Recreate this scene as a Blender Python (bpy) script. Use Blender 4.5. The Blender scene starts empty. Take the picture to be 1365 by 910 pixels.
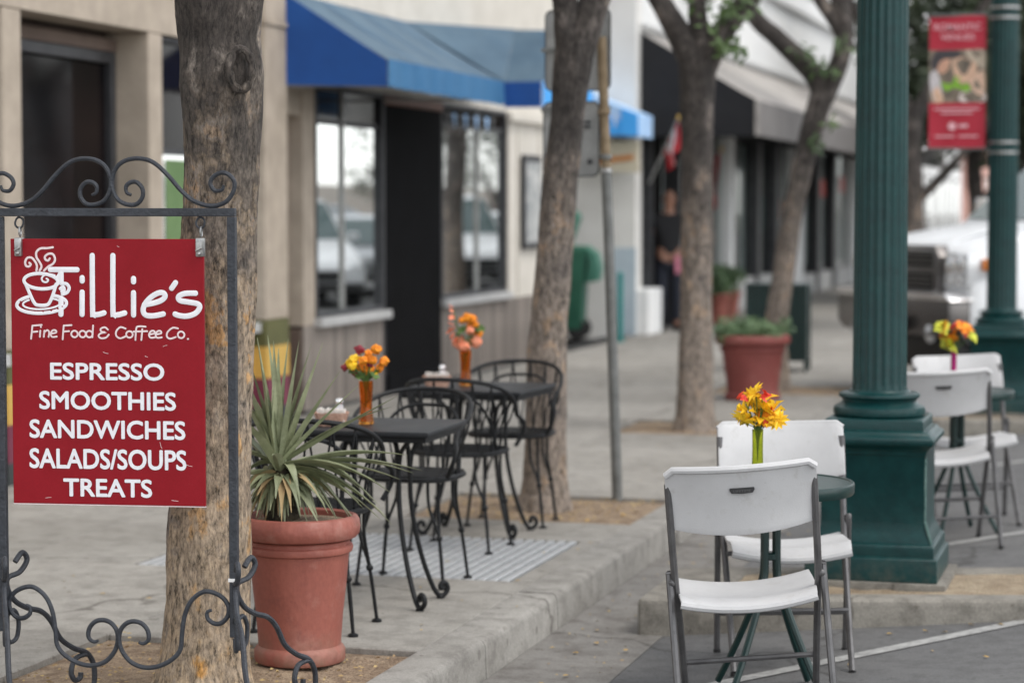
import bpy, bmesh, math, random
from mathutils import Vector, Matrix, noise
sc = bpy.context.scene
col = sc.collection
R = math.radians
rng = random.Random(7)

# ------------------------------------------------------------------ camera, sky, sun, exposure
CAM_H = 1.65
cam = bpy.data.cameras.new('camera'); camo = bpy.data.objects.new('camera', cam); col.objects.link(camo)
camo.location = (0, 0, CAM_H); camo.rotation_euler = (R(90 - 3.284), 0, R(15.72))
cam.sensor_width = 36.0; cam.lens = 80.44; cam.clip_end = 3000; cam.clip_start = .05
cam.dof.use_dof = True; cam.dof.focus_distance = 6.85; cam.dof.aperture_fstop = 2.35
sc.camera = camo

SUN_EL, SUN_AZ = R(60), R(104)          # azimuth clockwise from +Y
w = bpy.data.worlds.new('World'); sc.world = w; w.use_nodes = True
nt = w.node_tree; nt.nodes.clear()
sky = nt.nodes.new('ShaderNodeTexSky'); sky.sky_type = 'NISHITA'; sky.sun_disc = False
sky.sun_elevation = SUN_EL; sky.sun_rotation = SUN_AZ
sky.air_density = 1.0; sky.dust_density = .6; sky.ozone_density = 1.0
hs = nt.nodes.new('ShaderNodeHueSaturation'); hs.inputs['Saturation'].default_value = .12
bg = nt.nodes.new('ShaderNodeBackground'); bg.inputs['Strength'].default_value = .15
wo = nt.nodes.new('ShaderNodeOutputWorld')
nt.links.new(sky.outputs[0], hs.inputs['Color']); nt.links.new(hs.outputs[0], bg.inputs[0]); nt.links.new(bg.outputs[0], wo.inputs[0])
sl = bpy.data.lights.new('sun', 'SUN'); sl.energy = .65; sl.angle = R(24); sl.color = (1, .94, .86)
so = bpy.data.objects.new('sun', sl); col.objects.link(so)
sd = Vector((math.sin(SUN_AZ) * math.cos(SUN_EL), math.cos(SUN_AZ) * math.cos(SUN_EL), math.sin(SUN_EL)))
so.rotation_euler = sd.to_track_quat('Z', 'Y').to_euler(); so.location = (20, 0, 40)
vs = sc.view_settings; vs.view_transform = 'Standard'; vs.look = 'None'; vs.gamma = 1; vs.use_curve_mapping = False
vs.exposure = 1.16

# ------------------------------------------------------------------ materials
def mat(name, c1, c2=None, scale=6, rough=.7, bump=.0, bscale=60, metal=0, spec=.5, stretch=(1, 1, 1), c3=None, ior=None,
        trans=0, sheen=0, contrast=(.35, .65), detail=5, roughvar=0, speck=None):
    m = bpy.data.materials.new(name); m.use_nodes = True
    n = m.node_tree.nodes; L = m.node_tree.links; b = n['Principled BSDF']
    b.inputs['Base Color'].default_value = (*c1, 1); b.inputs['Roughness'].default_value = rough
    b.inputs['Metallic'].default_value = metal; b.inputs['Specular IOR Level'].default_value = spec
    if ior: b.inputs['IOR'].default_value = ior
    if trans: b.inputs['Transmission Weight'].default_value = trans
    if sheen: b.inputs['Sheen Weight'].default_value = sheen; b.inputs['Sheen Roughness'].default_value = .6
    tc = n.new('ShaderNodeTexCoord'); mp = n.new('ShaderNodeMapping'); mp.inputs['Scale'].default_value = stretch
    L.new(tc.outputs['Object'], mp.inputs[0])
    if c2 is not None:
        nz = n.new('ShaderNodeTexNoise'); nz.inputs['Scale'].default_value = scale; nz.inputs['Detail'].default_value = detail
        nz.inputs['Roughness'].default_value = .62
        L.new(mp.outputs[0], nz.inputs['Vector'])
        rp = n.new('ShaderNodeValToRGB'); rp.color_ramp.elements[0].position = contrast[0]; rp.color_ramp.elements[1].position = contrast[1]
        rp.color_ramp.elements[0].color = (*c1, 1); rp.color_ramp.elements[1].color = (*c2, 1)
        if c3 is not None:
            e = rp.color_ramp.elements.new((contrast[0] + contrast[1]) / 2); e.color = (*c3, 1)
        L.new(nz.outputs['Fac'], rp.inputs[0]); out = rp.outputs[0]
        if speck:
            sn = n.new('ShaderNodeTexNoise'); sn.inputs['Scale'].default_value = speck[0]; sn.inputs['Detail'].default_value = 3
            L.new(tc.outputs['Object'], sn.inputs['Vector'])
            sr = n.new('ShaderNodeMapRange'); sr.inputs[1].default_value = .3; sr.inputs[2].default_value = .7
            sr.inputs[3].default_value = 1 - speck[1]; sr.inputs[4].default_value = 1 + speck[1]
            L.new(sn.outputs['Fac'], sr.inputs[0])
            mx = n.new('ShaderNodeVectorMath'); mx.operation = 'SCALE'
            L.new(out, mx.inputs[0]); L.new(sr.outputs[0], mx.inputs['Scale']); out = mx.outputs[0]
        L.new(out, b.inputs['Base Color'])
        if roughvar:
            rr = n.new('ShaderNodeMapRange'); rr.inputs[3].default_value = rough - roughvar; rr.inputs[4].default_value = rough + roughvar
            L.new(nz.outputs['Fac'], rr.inputs[0]); L.new(rr.outputs[0], b.inputs['Roughness'])
    if bump:
        bn = n.new('ShaderNodeTexNoise'); bn.inputs['Scale'].default_value = bscale; bn.inputs['Detail'].default_value = 4
        L.new(mp.outputs[0], bn.inputs['Vector'])
        bp = n.new('ShaderNodeBump'); bp.inputs['Strength'].default_value = bump; bp.inputs['Distance'].default_value = .02
        L.new(bn.outputs['Fac'], bp.inputs['Height']); L.new(bp.outputs[0], b.inputs['Normal'])
    return m

def concrete(name, base, dark, light, big=.8, mid=7):
    m = bpy.data.materials.new(name); m.use_nodes = True
    n = m.node_tree.nodes; L = m.node_tree.links; b = n['Principled BSDF']; b.inputs['Roughness'].default_value = .85
    tc = n.new('ShaderNodeTexCoord')
    geo = n.new('ShaderNodeNewGeometry')
    def nz(s, d=6, r=.6):
        x = n.new('ShaderNodeTexNoise'); x.inputs['Scale'].default_value = s; x.inputs['Detail'].default_value = d; x.inputs['Roughness'].default_value = r
        L.new(geo.outputs['Position'], x.inputs['Vector']); return x.outputs['Fac']
    def ramp(f, p0, c0, p1, c1):
        r = n.new('ShaderNodeValToRGB'); e = r.color_ramp.elements
        e[0].position = p0; e[1].position = p1; e[0].color = (*c0, 1); e[1].color = (*c1, 1); L.new(f, r.inputs[0]); return r.outputs[0]
    def mul(a, c, fac=1):
        x = n.new('ShaderNodeMix'); x.data_type = 'RGBA'; x.blend_type = 'MULTIPLY'; x.inputs['Factor'].default_value = fac
        L.new(a, x.inputs[6]); L.new(c, x.inputs[7]); return x.outputs[2]
    a = ramp(nz(big), .35, base, .68, light)
    s = ramp(nz(mid, 8, .7), .36, tuple(d / q for d, q in zip(dark, base)), .55, (1, 1, 1))
    g = ramp(nz(140, 3), .3, (.78, .78, .78), .7, (1.15, 1.15, 1.15))
    sp = ramp(nz(26, 3, .5), .26, (.5, .48, .45), .34, (1, 1, 1))
    o = mul(mul(mul(a, s), g), sp, .8)
    dn = n.new('ShaderNodeTexNoise'); dn.inputs['Scale'].default_value = 2.2; dn.inputs['Detail'].default_value = 6; L.new(geo.outputs['Position'], dn.inputs['Vector'])
    va = n.new('ShaderNodeVectorMath'); va.operation = 'MULTIPLY_ADD'; va.inputs[1].default_value = (.6, .6, .6); L.new(dn.outputs['Color'], va.inputs[0]); L.new(geo.outputs['Position'], va.inputs[2])
    vo = n.new('ShaderNodeTexVoronoi'); vo.feature = 'DISTANCE_TO_EDGE'; vo.inputs['Scale'].default_value = .42; L.new(va.outputs[0], vo.inputs['Vector'])
    o = mul(o, ramp(vo.outputs['Distance'], .0, (.32, .30, .28), .007, (1, 1, 1)), .8)
    gv = n.new('ShaderNodeTexVoronoi'); gv.inputs['Scale'].default_value = 3.1; L.new(geo.outputs['Position'], gv.inputs['Vector'])
    o = mul(o, ramp(gv.outputs['Distance'], .055, (.45, .43, .41), .075, (1, 1, 1)), .6)
    oi = n.new('ShaderNodeObjectInfo'); mr = n.new('ShaderNodeMapRange'); mr.inputs[3].default_value = .9; mr.inputs[4].default_value = 1.08
    L.new(oi.outputs['Random'], mr.inputs[0])
    vm = n.new('ShaderNodeVectorMath'); vm.operation = 'SCALE'; L.new(o, vm.inputs[0]); L.new(mr.outputs[0], vm.inputs['Scale'])
    L.new(vm.outputs[0], b.inputs['Base Color'])
    bp = n.new('ShaderNodeBump'); bp.inputs['Strength'].default_value = .25; bp.inputs['Distance'].default_value = .01
    L.new(nz(90, 5), bp.inputs['Height']); L.new(bp.outputs[0], b.inputs['Normal'])
    return m

def bark(name, dark, grey, tan, orange, scale=1.0):
    m = bpy.data.materials.new(name); m.use_nodes = True
    n = m.node_tree.nodes; L = m.node_tree.links; b = n['Principled BSDF']; b.inputs['Roughness'].default_value = .9
    tc = n.new('ShaderNodeTexCoord')
    def mp(s):
        x = n.new('ShaderNodeMapping'); x.inputs['Scale'].default_value = s; L.new(tc.outputs['Object'], x.inputs[0]); return x.outputs[0]
    def nz(v, s, d=6, r=.65):
        x = n.new('ShaderNodeTexNoise'); x.inputs['Scale'].default_value = s; x.inputs['Detail'].default_value = d; x.inputs['Roughness'].default_value = r
        L.new(v, x.inputs['Vector']); return x.outputs['Fac']
    def ramp(f, *st):
        r = n.new('ShaderNodeValToRGB'); e = r.color_ramp.elements
        e[0].position = st[0][0]; e[0].color = (*st[0][1], 1); e[1].position = st[-1][0]; e[1].color = (*st[-1][1], 1)
        for p, c in st[1:-1]: q = e.new(p); q.color = (*c, 1)
        L.new(f, r.inputs[0]); return r.outputs[0]
    patch = nz(mp((1, 1, .7)), 9 * scale, 5, .6)
    fine = nz(mp((1, 1, .38)), 62 * scale, 7, .75)
    dis = n.new('ShaderNodeTexNoise'); dis.inputs['Scale'].default_value = 24 * scale; L.new(mp((1, 1, .6)), dis.inputs['Vector'])
    va = n.new('ShaderNodeVectorMath'); va.operation = 'MULTIPLY_ADD'; va.inputs[1].default_value = (.05, .05, .05)
    L.new(dis.outputs['Color'], va.inputs[0]); L.new(mp((1, 1, .30)), va.inputs[2])
    vo = n.new('ShaderNodeTexVoronoi'); vo.feature = 'DISTANCE_TO_EDGE'; vo.inputs['Scale'].default_value = 44 * scale; L.new(va.outputs[0], vo.inputs['Vector'])
    c = ramp(patch, (.36, dark), (.43, grey), (.49, dark), (.54, tan), (.585, grey), (.63, orange), (.69, tan))
    # the plates near the ground are older and corkier
    sep = n.new('ShaderNodeSeparateXYZ'); L.new(tc.outputs['Object'], sep.inputs[0])
    k = n.new('ShaderNodeMapRange'); k.inputs[1].default_value = .1; k.inputs[2].default_value = 2.2; L.new(sep.outputs['Z'], k.inputs[0])
    low = ramp(patch, (.34, grey), (.44, tan), (.52, tuple((q + r) / 2 for q, r in zip(tan, grey))), (.62, tan), (.70, orange))
    hi = ramp(patch, (.38, tuple(q * .6 for q in dark)), (.54, dark), (.64, tuple(q * .8 for q in grey)), (.74, tan))
    mx = n.new('ShaderNodeMix'); mx.data_type = 'RGBA'; L.new(k.outputs[0], mx.inputs['Factor'])
    k2 = ramp(k.outputs[0], (.55, (0, 0, 0)), (.95, (1, 1, 1)))
    L.new(low, mx.inputs[6]); L.new(c, mx.inputs[7])
    mx2 = n.new('ShaderNodeMix'); mx2.data_type = 'RGBA'; L.new(k2, mx2.inputs['Factor']); L.new(mx.outputs[2], mx2.inputs[6]); L.new(hi, mx2.inputs[7])
    f = ramp(fine, (.36, (.16, .15, .14)), (.46, (.75, .75, .75)), (.62, (1.3, 1.3, 1.3)))
    mm = n.new('ShaderNodeMix'); mm.data_type = 'RGBA'; mm.blend_type = 'MULTIPLY'; mm.inputs['Factor'].default_value = 1
    L.new(mx2.outputs[2], mm.inputs[6]); L.new(f, mm.inputs[7])
    cr = ramp(vo.outputs['Distance'], (.0, (.30, .28, .26)), (.10, (.95, .95, .95)), (.35, (1.1, 1.1, 1.1)))
    m3 = n.new('ShaderNodeMix'); m3.data_type = 'RGBA'; m3.blend_type = 'MULTIPLY'; m3.inputs['Factor'].default_value = .42
    L.new(mm.outputs[2], m3.inputs[6]); L.new(cr, m3.inputs[7]); L.new(m3.outputs[2], b.inputs['Base Color'])
    bp = n.new('ShaderNodeBump'); bp.inputs['Strength'].default_value = .9; bp.inputs['Distance'].default_value = .012
    L.new(fine, bp.inputs['Height']); L.new(bp.outputs[0], b.inputs['Normal'])
    return m

def weather(m, c, scale, lo, hi, amount, zlo=None, zhi=None, detail=6):
    # stains: blends colour c over the base colour where a noise passes lo..hi; optionally only below a height on the object
    n = m.node_tree.nodes; L = m.node_tree.links; b = n['Principled BSDF']; inp = b.inputs['Base Color']
    tc = n.new('ShaderNodeTexCoord'); nz = n.new('ShaderNodeTexNoise'); nz.inputs['Scale'].default_value = scale; nz.inputs['Detail'].default_value = detail; nz.inputs['Roughness'].default_value = .7
    L.new(tc.outputs['Object'], nz.inputs['Vector'])
    mr = n.new('ShaderNodeMapRange'); mr.inputs[1].default_value = lo; mr.inputs[2].default_value = hi; mr.inputs[4].default_value = amount; L.new(nz.outputs['Fac'], mr.inputs[0]); f = mr.outputs[0]
    if zlo is not None:
        sp_ = n.new('ShaderNodeSeparateXYZ'); L.new(tc.outputs['Object'], sp_.inputs[0]); mz = n.new('ShaderNodeMapRange'); mz.inputs[1].default_value = zlo; mz.inputs[2].default_value = zhi; L.new(sp_.outputs['Z'], mz.inputs[0])
        mu = n.new('ShaderNodeMath'); mu.operation = 'MULTIPLY'; L.new(f, mu.inputs[0]); L.new(mz.outputs[0], mu.inputs[1]); f = mu.outputs[0]
    mx = n.new('ShaderNodeMix'); mx.data_type = 'RGBA'; L.new(f, mx.inputs['Factor']); mx.inputs[7].default_value = (*c, 1)
    if inp.is_linked: L.new(inp.links[0].from_socket, mx.inputs[6])
    else: mx.inputs[6].default_value = inp.default_value
    L.new(mx.outputs[2], inp)
K = {}
K['side'] = concrete('sidewalk_concrete', (.262, .247, .222), (.185, .173, .154), (.335, .32, .293))
K['curb'] = concrete('curb_concrete', (.245, .233, .212), (.16, .15, .135), (.315, .302, .278), 1.6, 9)
K['gutter'] = concrete('gutter_concrete', (.172, .163, .15), (.11, .10, .09), (.23, .22, .205), 1.2, 8)
K['island'] = concrete('island_concrete', (.19, .175, .15), (.11, .10, .085), (.26, .245, .215), 1.5, 8)
K['asphalt'] = concrete('asphalt', (.115, .115, .117), (.085, .085, .086), (.15, .149, .148), .6, 12)
K['soil'] = mat('soil', (.17, .115, .075), (.33, .25, .17), 14, .95, .9, 70, speck=(160, .4))
K['sand'] = mat('dry_grit', (.24, .18, .12), (.37, .30, .21), 10, .95, .8, 90, speck=(160, .3))
K['paint_line'] = mat('worn_white_line', (.24, .24, .235), (.40, .40, .39), 30, .8, .1, 80)
K['ground'] = mat('far_ground', (.16, .155, .14), (.22, .21, .19), .3, .95)
K['iron_blue'] = mat('painted_wrought_iron', (.016, .019, .026), (.032, .037, .047), 30, .5, .25, 120)
K['iron'] = mat('black_wrought_iron', (.005, .0055, .0065), (.011, .012, .0135), 30, .5, .12, 150, spec=.3)
K['tabletop'] = mat('black_table_metal', (.009, .010, .012), (.017, .019, .022), 14, .5, .05, 200, spec=.35)
K['zinc'] = mat('zinc_hardware', (.45, .45, .44), (.25, .25, .25), 60, .35, metal=.9)
K['red'] = mat('red_sign_enamel', (.225, .004, .010), (.255, .006, .014), 5, .5, .03, 40, spec=.2, speck=(220, .05))
K['letter'] = mat('white_lettering', (.72, .72, .76), (.80, .80, .83), 40, .6)
K['letter2'] = mat('pinkish_white_lettering', (.70, .55, .56), (.78, .68, .69), 60, .6)
K['bark1'] = bark('sycamore_bark', (.070, .058, .05), (.30, .258, .222), (.45, .335, .22), (.58, .29, .075), 1.0)
K['bark2'] = bark('grey_bark', (.068, .058, .052), (.195, .167, .15), (.33, .27, .22), (.42, .27, .16), .9)
K['leaf'] = mat('street_tree_leaf', (.04, .078, .022), (.085, .14, .04), 3, .5, trans=0)
K['leafdark'] = mat('dark_tree_leaf', (.016, .028, .014), (.042, .06, .024), 2, .6)
K['agave'] = None
K['terra'] = mat('terracotta', (.25, .072, .052), (.325, .104, .076), 5, .62, .12, 60, speck=(60, .07), stretch=(1, 1, .5))
K['terra2'] = mat('deep_terracotta', (.19, .045, .038), (.24, .06, .052), 5, .62, .1, 60)
K['green'] = mat('lamp_post_green', (.0012, .027, .028), (.003, .040, .040), 9, .36, .06, 60, spec=.32, roughvar=.06, speck=(30, .12))
K['greenpale'] = mat('pale_green_edge', (.010, .075, .066), (.11, .19, .17), 22, .5, .1, 60)
K['darkgreen'] = mat('dark_green_metal', (.003, .020, .019), (.006, .030, .027), 9, .35)
K['plastic'] = mat('white_moulded_plastic', (.47, .47, .475), (.535, .535, .54), 4, .45, .06, 220, speck=(14, .03))
K['steel'] = mat('grey_tube_steel', (.085, .083, .085), (.13, .128, .13), 20, .36, metal=.35)
K['black'] = mat('black_plastic', (.012, .012, .013), None, rough=.5)
K['tan'] = mat('tan_stucco', (.36, .305, .245), (.43, .365, .298), 3, .9, .25, 120, speck=(6, .06))
K['cream'] = mat('cream_stucco', (.58, .545, .485), (.65, .615, .555), 2.5, .9, .2, 120, speck=(6, .04))
K['soffit'] = mat('brown_soffit', (.10, .07, .055), (.14, .10, .08), 4, .8)
K['wood'] = mat('weathered_wood_siding', (.165, .140, .122), (.255, .222, .196), 5, .8, .3, 40, stretch=(6, 6, .6))
K['sill'] = mat('painted_sill', (.38, .38, .375), (.47, .47, .465), 6, .6)
K['frame'] = mat('dark_window_frame', (.025, .026, .03), (.045, .046, .05), 8, .5)
K['aluminium'] = mat('aluminium_window_frame', (.28, .28, .27), (.36, .36, .35), 8, .4, metal=.5)
def mirrorglass(name, fac, tint):
    m = bpy.data.materials.new(name); m.use_nodes = True; n = m.node_tree.nodes; L = m.node_tree.links; b = n['Principled BSDF']
    b.inputs['Base Color'].default_value = (.012, .014, .015, 1); b.inputs['Roughness'].default_value = .1
    g = n.new('ShaderNodeBsdfGlossy'); g.inputs[0].default_value = (*tint, 1); g.inputs['Roughness'].default_value = .015
    x = n.new('ShaderNodeMixShader'); x.inputs[0].default_value = fac
    L.new(b.outputs[0], x.inputs[1]); L.new(g.outputs[0], x.inputs[2]); L.new(x.outputs[0], n['Material Output'].inputs[0]); return m
K['glass'] = mirrorglass('reflective_shop_glass', .80, (.93, .96, .96))
K['glassdark'] = mat('dark_door_glass', (.004, .004, .005), (.012, .008, .008), 1.5, rough=.08, spec=.10)
def shopglass():
    m = bpy.data.materials.new('clear_shop_glass'); m.use_nodes = True; n = m.node_tree.nodes; L = m.node_tree.links; n.clear()
    o = n.new('ShaderNodeOutputMaterial'); x = n.new('ShaderNodeMixShader'); t = n.new('ShaderNodeBsdfTransparent'); g = n.new('ShaderNodeBsdfGlossy')
    t.inputs[0].default_value = (.86, .9, .89, 1); g.inputs['Roughness'].default_value = .03; x.inputs[0].default_value = .17
    L.new(t.outputs[0], x.inputs[1]); L.new(g.outputs[0], x.inputs[2]); L.new(x.outputs[0], o.inputs[0]); return m
K['shopglass'] = shopglass()
K['blackpaint'] = mat('black_door_paint', (.004, .004, .0045), (.006, .006, .007), 3, .8, spec=.06)
K['brownframe'] = mat('brown_door_frame', (.16, .075, .05), (.21, .10, .07), 5, .6)
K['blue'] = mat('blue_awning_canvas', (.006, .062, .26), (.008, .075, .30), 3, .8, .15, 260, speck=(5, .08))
K['bluelit'] = mat('sky_lit_faded_blue_canvas', (.062, .112, .165), (.092, .148, .20), 2.5, .85, .15, 260, speck=(4, .08))  # awning slope: sky light put into the colour, along with some fading
K['bluemid'] = mat('part_lit_faded_blue_canvas', (.03, .14, .30), (.045, .165, .33), 2.5, .85, .15, 260)  # valance copy of the blue canvas, sky light partly painted in
K['skyblue'] = mat('bright_blue_canvas', (.05, .35, .85), (.07, .40, .90), 3, .8)
K['skyblue2'] = mat('pale_blue_canvas', (.35, .55, .85), (.45, .65, .9), 3, .8)
K['olive'] = mat('olive_paint', (.085, .085, .03), (.11, .11, .04), 5, .8)
K['gold'] = mat('gold_paint', (.50, .31, .07), (.56, .36, .09), 5, .8)
K['maroon'] = mat('maroon_paint', (.14, .025, .05), (.17, .035, .06), 5, .8)
K['charcoal'] = mat('charcoal_paint', (.03, .035, .035), (.045, .05, .05), 5, .8)
K['white'] = mat('white_wall_paint', (.74, .75, .75), (.82, .82, .81), 2, .85, .12, 60)
K['paleblue'] = mat('pale_blue_paint', (.42, .50, .56), (.48, .56, .61), 3, .8)
K['canvasblack'] = mat('black_canvas', (.006, .0065, .009), (.010, .0105, .013), 4, .85)
K['canvasgrey'] = mat('sky_lit_grey_canvas', (.30, .28, .26), (.40, .375, .35), 2, .9, speck=(5, .1))  # slope copy of the black canvas, lightened to paint in sky light
K['canvasmid'] = mat('part_lit_grey_canvas', (.15, .14, .135), (.20, .19, .185), 3, .9)  # valance copy of the black canvas, partly lightened for sky light
K['pink'] = mat('pink_stucco', (.62, .36, .30), (.70, .42, .35), 2, .9)
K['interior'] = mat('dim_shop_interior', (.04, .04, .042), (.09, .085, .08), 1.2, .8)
K['curtain'] = mat('pale_curtain', (.70, .71, .72), (.82, .83, .84), 3, .9, stretch=(1, 14, .3))
K['flat_sheet'] = mat('framed_notice_print', (.22, .24, .25), (.60, .60, .58), 9, .5)
K['cargreen'] = mat('green_bin_plastic', (.012, .085, .052), (.02, .115, .07), 6, .5)
K['binlid'] = mat('light_green_bin_lid', (.035, .15, .105), (.055, .19, .135), 6, .5)
K['teal'] = mat('teal_post_paint', (.01, .20, .19), None, rough=.5)
K['carwhite'] = mat('white_car_paint', (.76, .78, .80), (.80, .82, .84), 2, .25)
K['carsilver'] = mat('silver_car_paint', (.42, .44, .46), (.46, .48, .5), 2, .25, metal=.4)
K['chrome'] = mat('chrome', (.80, .80, .81), None, rough=.22, metal=.85)
K['pewter'] = mat('pewter_grille_trim', (.17, .16, .155), None, rough=.3, metal=.7)
K['tyre'] = mat('tyre_rubber', (.012, .012, .012), (.02, .02, .02), 10, .85)
K['lampglass'] = mat('clear_lamp_lens', (.74, .76, .78), None, rough=.15, metal=.25)
K['amber'] = mat('amber_lens', (.75, .22, .02), None, rough=.25)
K['carglass'] = mat('car_glass', (.06, .10, .10), None, rough=.03, ior=1.8)
K['galv'] = mat('galvanised_pole', (.115, .12, .115), (.18, .185, .18), 12, .55, .1, 60, metal=.2)
K['rust'] = mat('rusty_pole', (.16, .115, .065), (.25, .19, .12), 12, .8, .2, 60)
K['signback'] = mat('grey_sign_back', (.25, .26, .26), (.34, .35, .35), 5, .5, metal=.2, speck=(20, .06))
K['banner'] = mat('red_banner_cloth', (.42, .018, .04), (.47, .03, .055), 4, .7)
K['bannerprint'] = mat('pale_banner_print', (.75, .42, .46), None, rough=.7)
K['amberglass'] = mat('amber_glass', (.93, .42, .07), (.85, .33, .04), 20, .03, trans=.95, ior=1.3)
K['greenglass'] = mat('green_yellow_glass', (.70, .74, .16), (.58, .66, .10), 30, .03, trans=.92, ior=1.3)
K['magenta'] = mat('magenta_glass', (.55, .03, .22), None, rough=.15, trans=.3)
K['salt'] = mat('salt_in_glass', (.76, .77, .80), (.82, .82, .84), 20, .2)
K['basket'] = mat('woven_basket', (.42, .24, .17), (.54, .34, .26), 40, .8, .3, 90)
K['packet'] = mat('paper_packets', (.72, .68, .64), (.8, .78, .75), 30, .8)
K['orange'] = mat('orange_petals', (.80, .20, .008), (.90, .33, .01), 40, .7, .6, 70)
K['yellow'] = mat('yellow_petals', (.85, .50, .01), (.92, .62, .03), 30, .6)
K['coral'] = mat('coral_petals', (.80, .23, .12), (.88, .36, .22), 30, .6)
K['winered'] = mat('wine_red_petals', (.16, .012, .025), (.26, .02, .03), 30, .7)
K['redpetal'] = mat('red_petals', (.75, .05, .03), (.85, .12, .08), 30, .6)
K['lime'] = mat('lime_petals', (.50, .55, .03), (.6, .62, .06), 30, .6)
K['sprig'] = mat('stem_green', (.06, .12, .025), (.10, .18, .04), 20, .6)
K['planting'] = mat('planter_foliage', (.05, .10, .04), (.12, .19, .085), 5, .6)
K['litter'] = mat('yellow_dry_leaf', (.42, .25, .05), (.52, .34, .09), 8, .7)
K['crumb'] = mat('leaf_crumbs', (.30, .20, .10), (.48, .36, .16), 5, .9)
K['skin'] = mat('skin', (.30, .15, .10), (.36, .19, .13), 10, .55)
K['shirt'] = mat('black_shirt_cloth', (.012, .012, .014), (.018, .018, .02), 12, .9)
K['jeans'] = mat('dark_denim', (.015, .018, .028), (.022, .026, .04), 14, .9)
K['hair'] = mat('dark_hair', (.02, .014, .01), None, rough=.6)
K['flagred'] = mat('flag_red', (.50, .02, .03), None, rough=.7)
K['flagwhite'] = mat('flag_white', (.78, .78, .78), None, rough=.7)
K['flagblue'] = mat('flag_blue', (.015, .03, .16), None, rough=.7)
K['signcream'] = mat('cream_sign_board', (.55, .50, .38), (.6, .55, .43), 5, .7)
K['orangepaint'] = mat('orange_sign_paint', (.55, .22, .06), None, rough=.6)
K['grate'] = mat('grey_grate_metal', (.36, .37, .38), (.46, .47, .48), 12, .5, metal=.25)
K['dark'] = mat('dark_void', (.010, .010, .010), None, rough=.9)

weather(K['terra'], (.50, .30, .25), 5, .52, .72, .45); weather(K['terra'], (.20, .13, .09), 14, .40, .62, .75, .13, .0); weather(K['terra'], (.19, .06, .05), 9, .56, .68, .5)
weather(K['terra2'], (.38, .20, .17), 4, .54, .74, .4)
weather(K['green'], (.03, .06, .055), 16, .58, .72, .25); weather(K['green'], (.10, .095, .075), 22, .42, .66, .55, .14, .0); weather(K['green'], (.001, .012, .012), 30, .60, .70, .5)
weather(K['plastic'], (.34, .33, .31), 16, .54, .74, .55); weather(K['plastic'], (.20, .19, .175), 60, .67, .73, .6)
weather(K['steel'], (.04, .035, .03), 40, .58, .7, .6)
weather(K['red'], (.30, .05, .06), 60, .66, .74, .4)
weather(K['tabletop'], (.07, .07, .07), 8, .52, .75, .4)
def randomise(m, lo, hi):
    n = m.node_tree.nodes; L = m.node_tree.links; inp = n['Principled BSDF'].inputs['Base Color']; src = inp.links[0].from_socket
    oi = n.new('ShaderNodeObjectInfo'); mr = n.new('ShaderNodeMapRange'); mr.inputs[3].default_value = lo; mr.inputs[4].default_value = hi; L.new(oi.outputs['Random'], mr.inputs[0])
    v = n.new('ShaderNodeVectorMath'); v.operation = 'SCALE'; L.new(src, v.inputs[0]); L.new(mr.outputs[0], v.inputs['Scale']); L.new(v.outputs[0], inp)
randomise(K['wood'], .72, 1.2)
def agave_mat():
    m = mat('agave_leaf', (.175, .20, .108), (.31, .335, .20), 9, .5, .15, 60)
    randomise(m, .68, 1.18)
    return m
K['agave'] = agave_mat()
K['agavedry'] = mat('dry_agave_leaf', (.28, .19, .09), (.38, .29, .15), 9, .8)

# brick relief for the white painted side wall
def brickwall():
    m = mat('white_painted_brick', (.68, .665, .635), (.76, .75, .72), 2, .85)
    n = m.node_tree.nodes; L = m.node_tree.links; b = n['Principled BSDF']
    tc = n.new('ShaderNodeTexCoord'); mp = n.new('ShaderNodeMapping'); mp.inputs['Rotation'].default_value = (R(90), 0, 0)
    br = n.new('ShaderNodeTexBrick'); br.inputs['Scale'].default_value = 4.5; br.inputs['Mortar Size'].default_value = .018
    br.inputs['Color1'].default_value = (1, 1, 1, 1); br.inputs['Color2'].default_value = (.8, .8, .8, 1); br.inputs['Mortar'].default_value = (0, 0, 0, 1)
    L.new(tc.outputs['Object'], mp.inputs[0]); L.new(mp.outputs[0], br.inputs['Vector'])
    bp = n.new('ShaderNodeBump'); bp.inputs['Strength'].default_value = .8; bp.inputs['Distance'].default_value = .02
    L.new(br.outputs['Color'], bp.inputs['Height']); L.new(bp.outputs[0], b.inputs['Normal'])
    return m
K['whitebrick'] = brickwall()

# ------------------------------------------------------------------ mesh helpers
def spline(pts, n=6, closed=False):
    P = [Vector(p) for p in pts]; out = []
    for i in range(len(P) - 1):
        a = P[max(i - 1, 0)]; b = P[i]; c = P[i + 1]; d = P[min(i + 2, len(P) - 1)]
        for k in range(n):
            t = k / n
            out.append(.5 * ((2 * b) + (c - a) * t + (2 * a - 5 * b + 4 * c - d) * t * t + (3 * b - a - 3 * c + d) * t ** 3))
    out.append(P[-1]); return out

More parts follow.
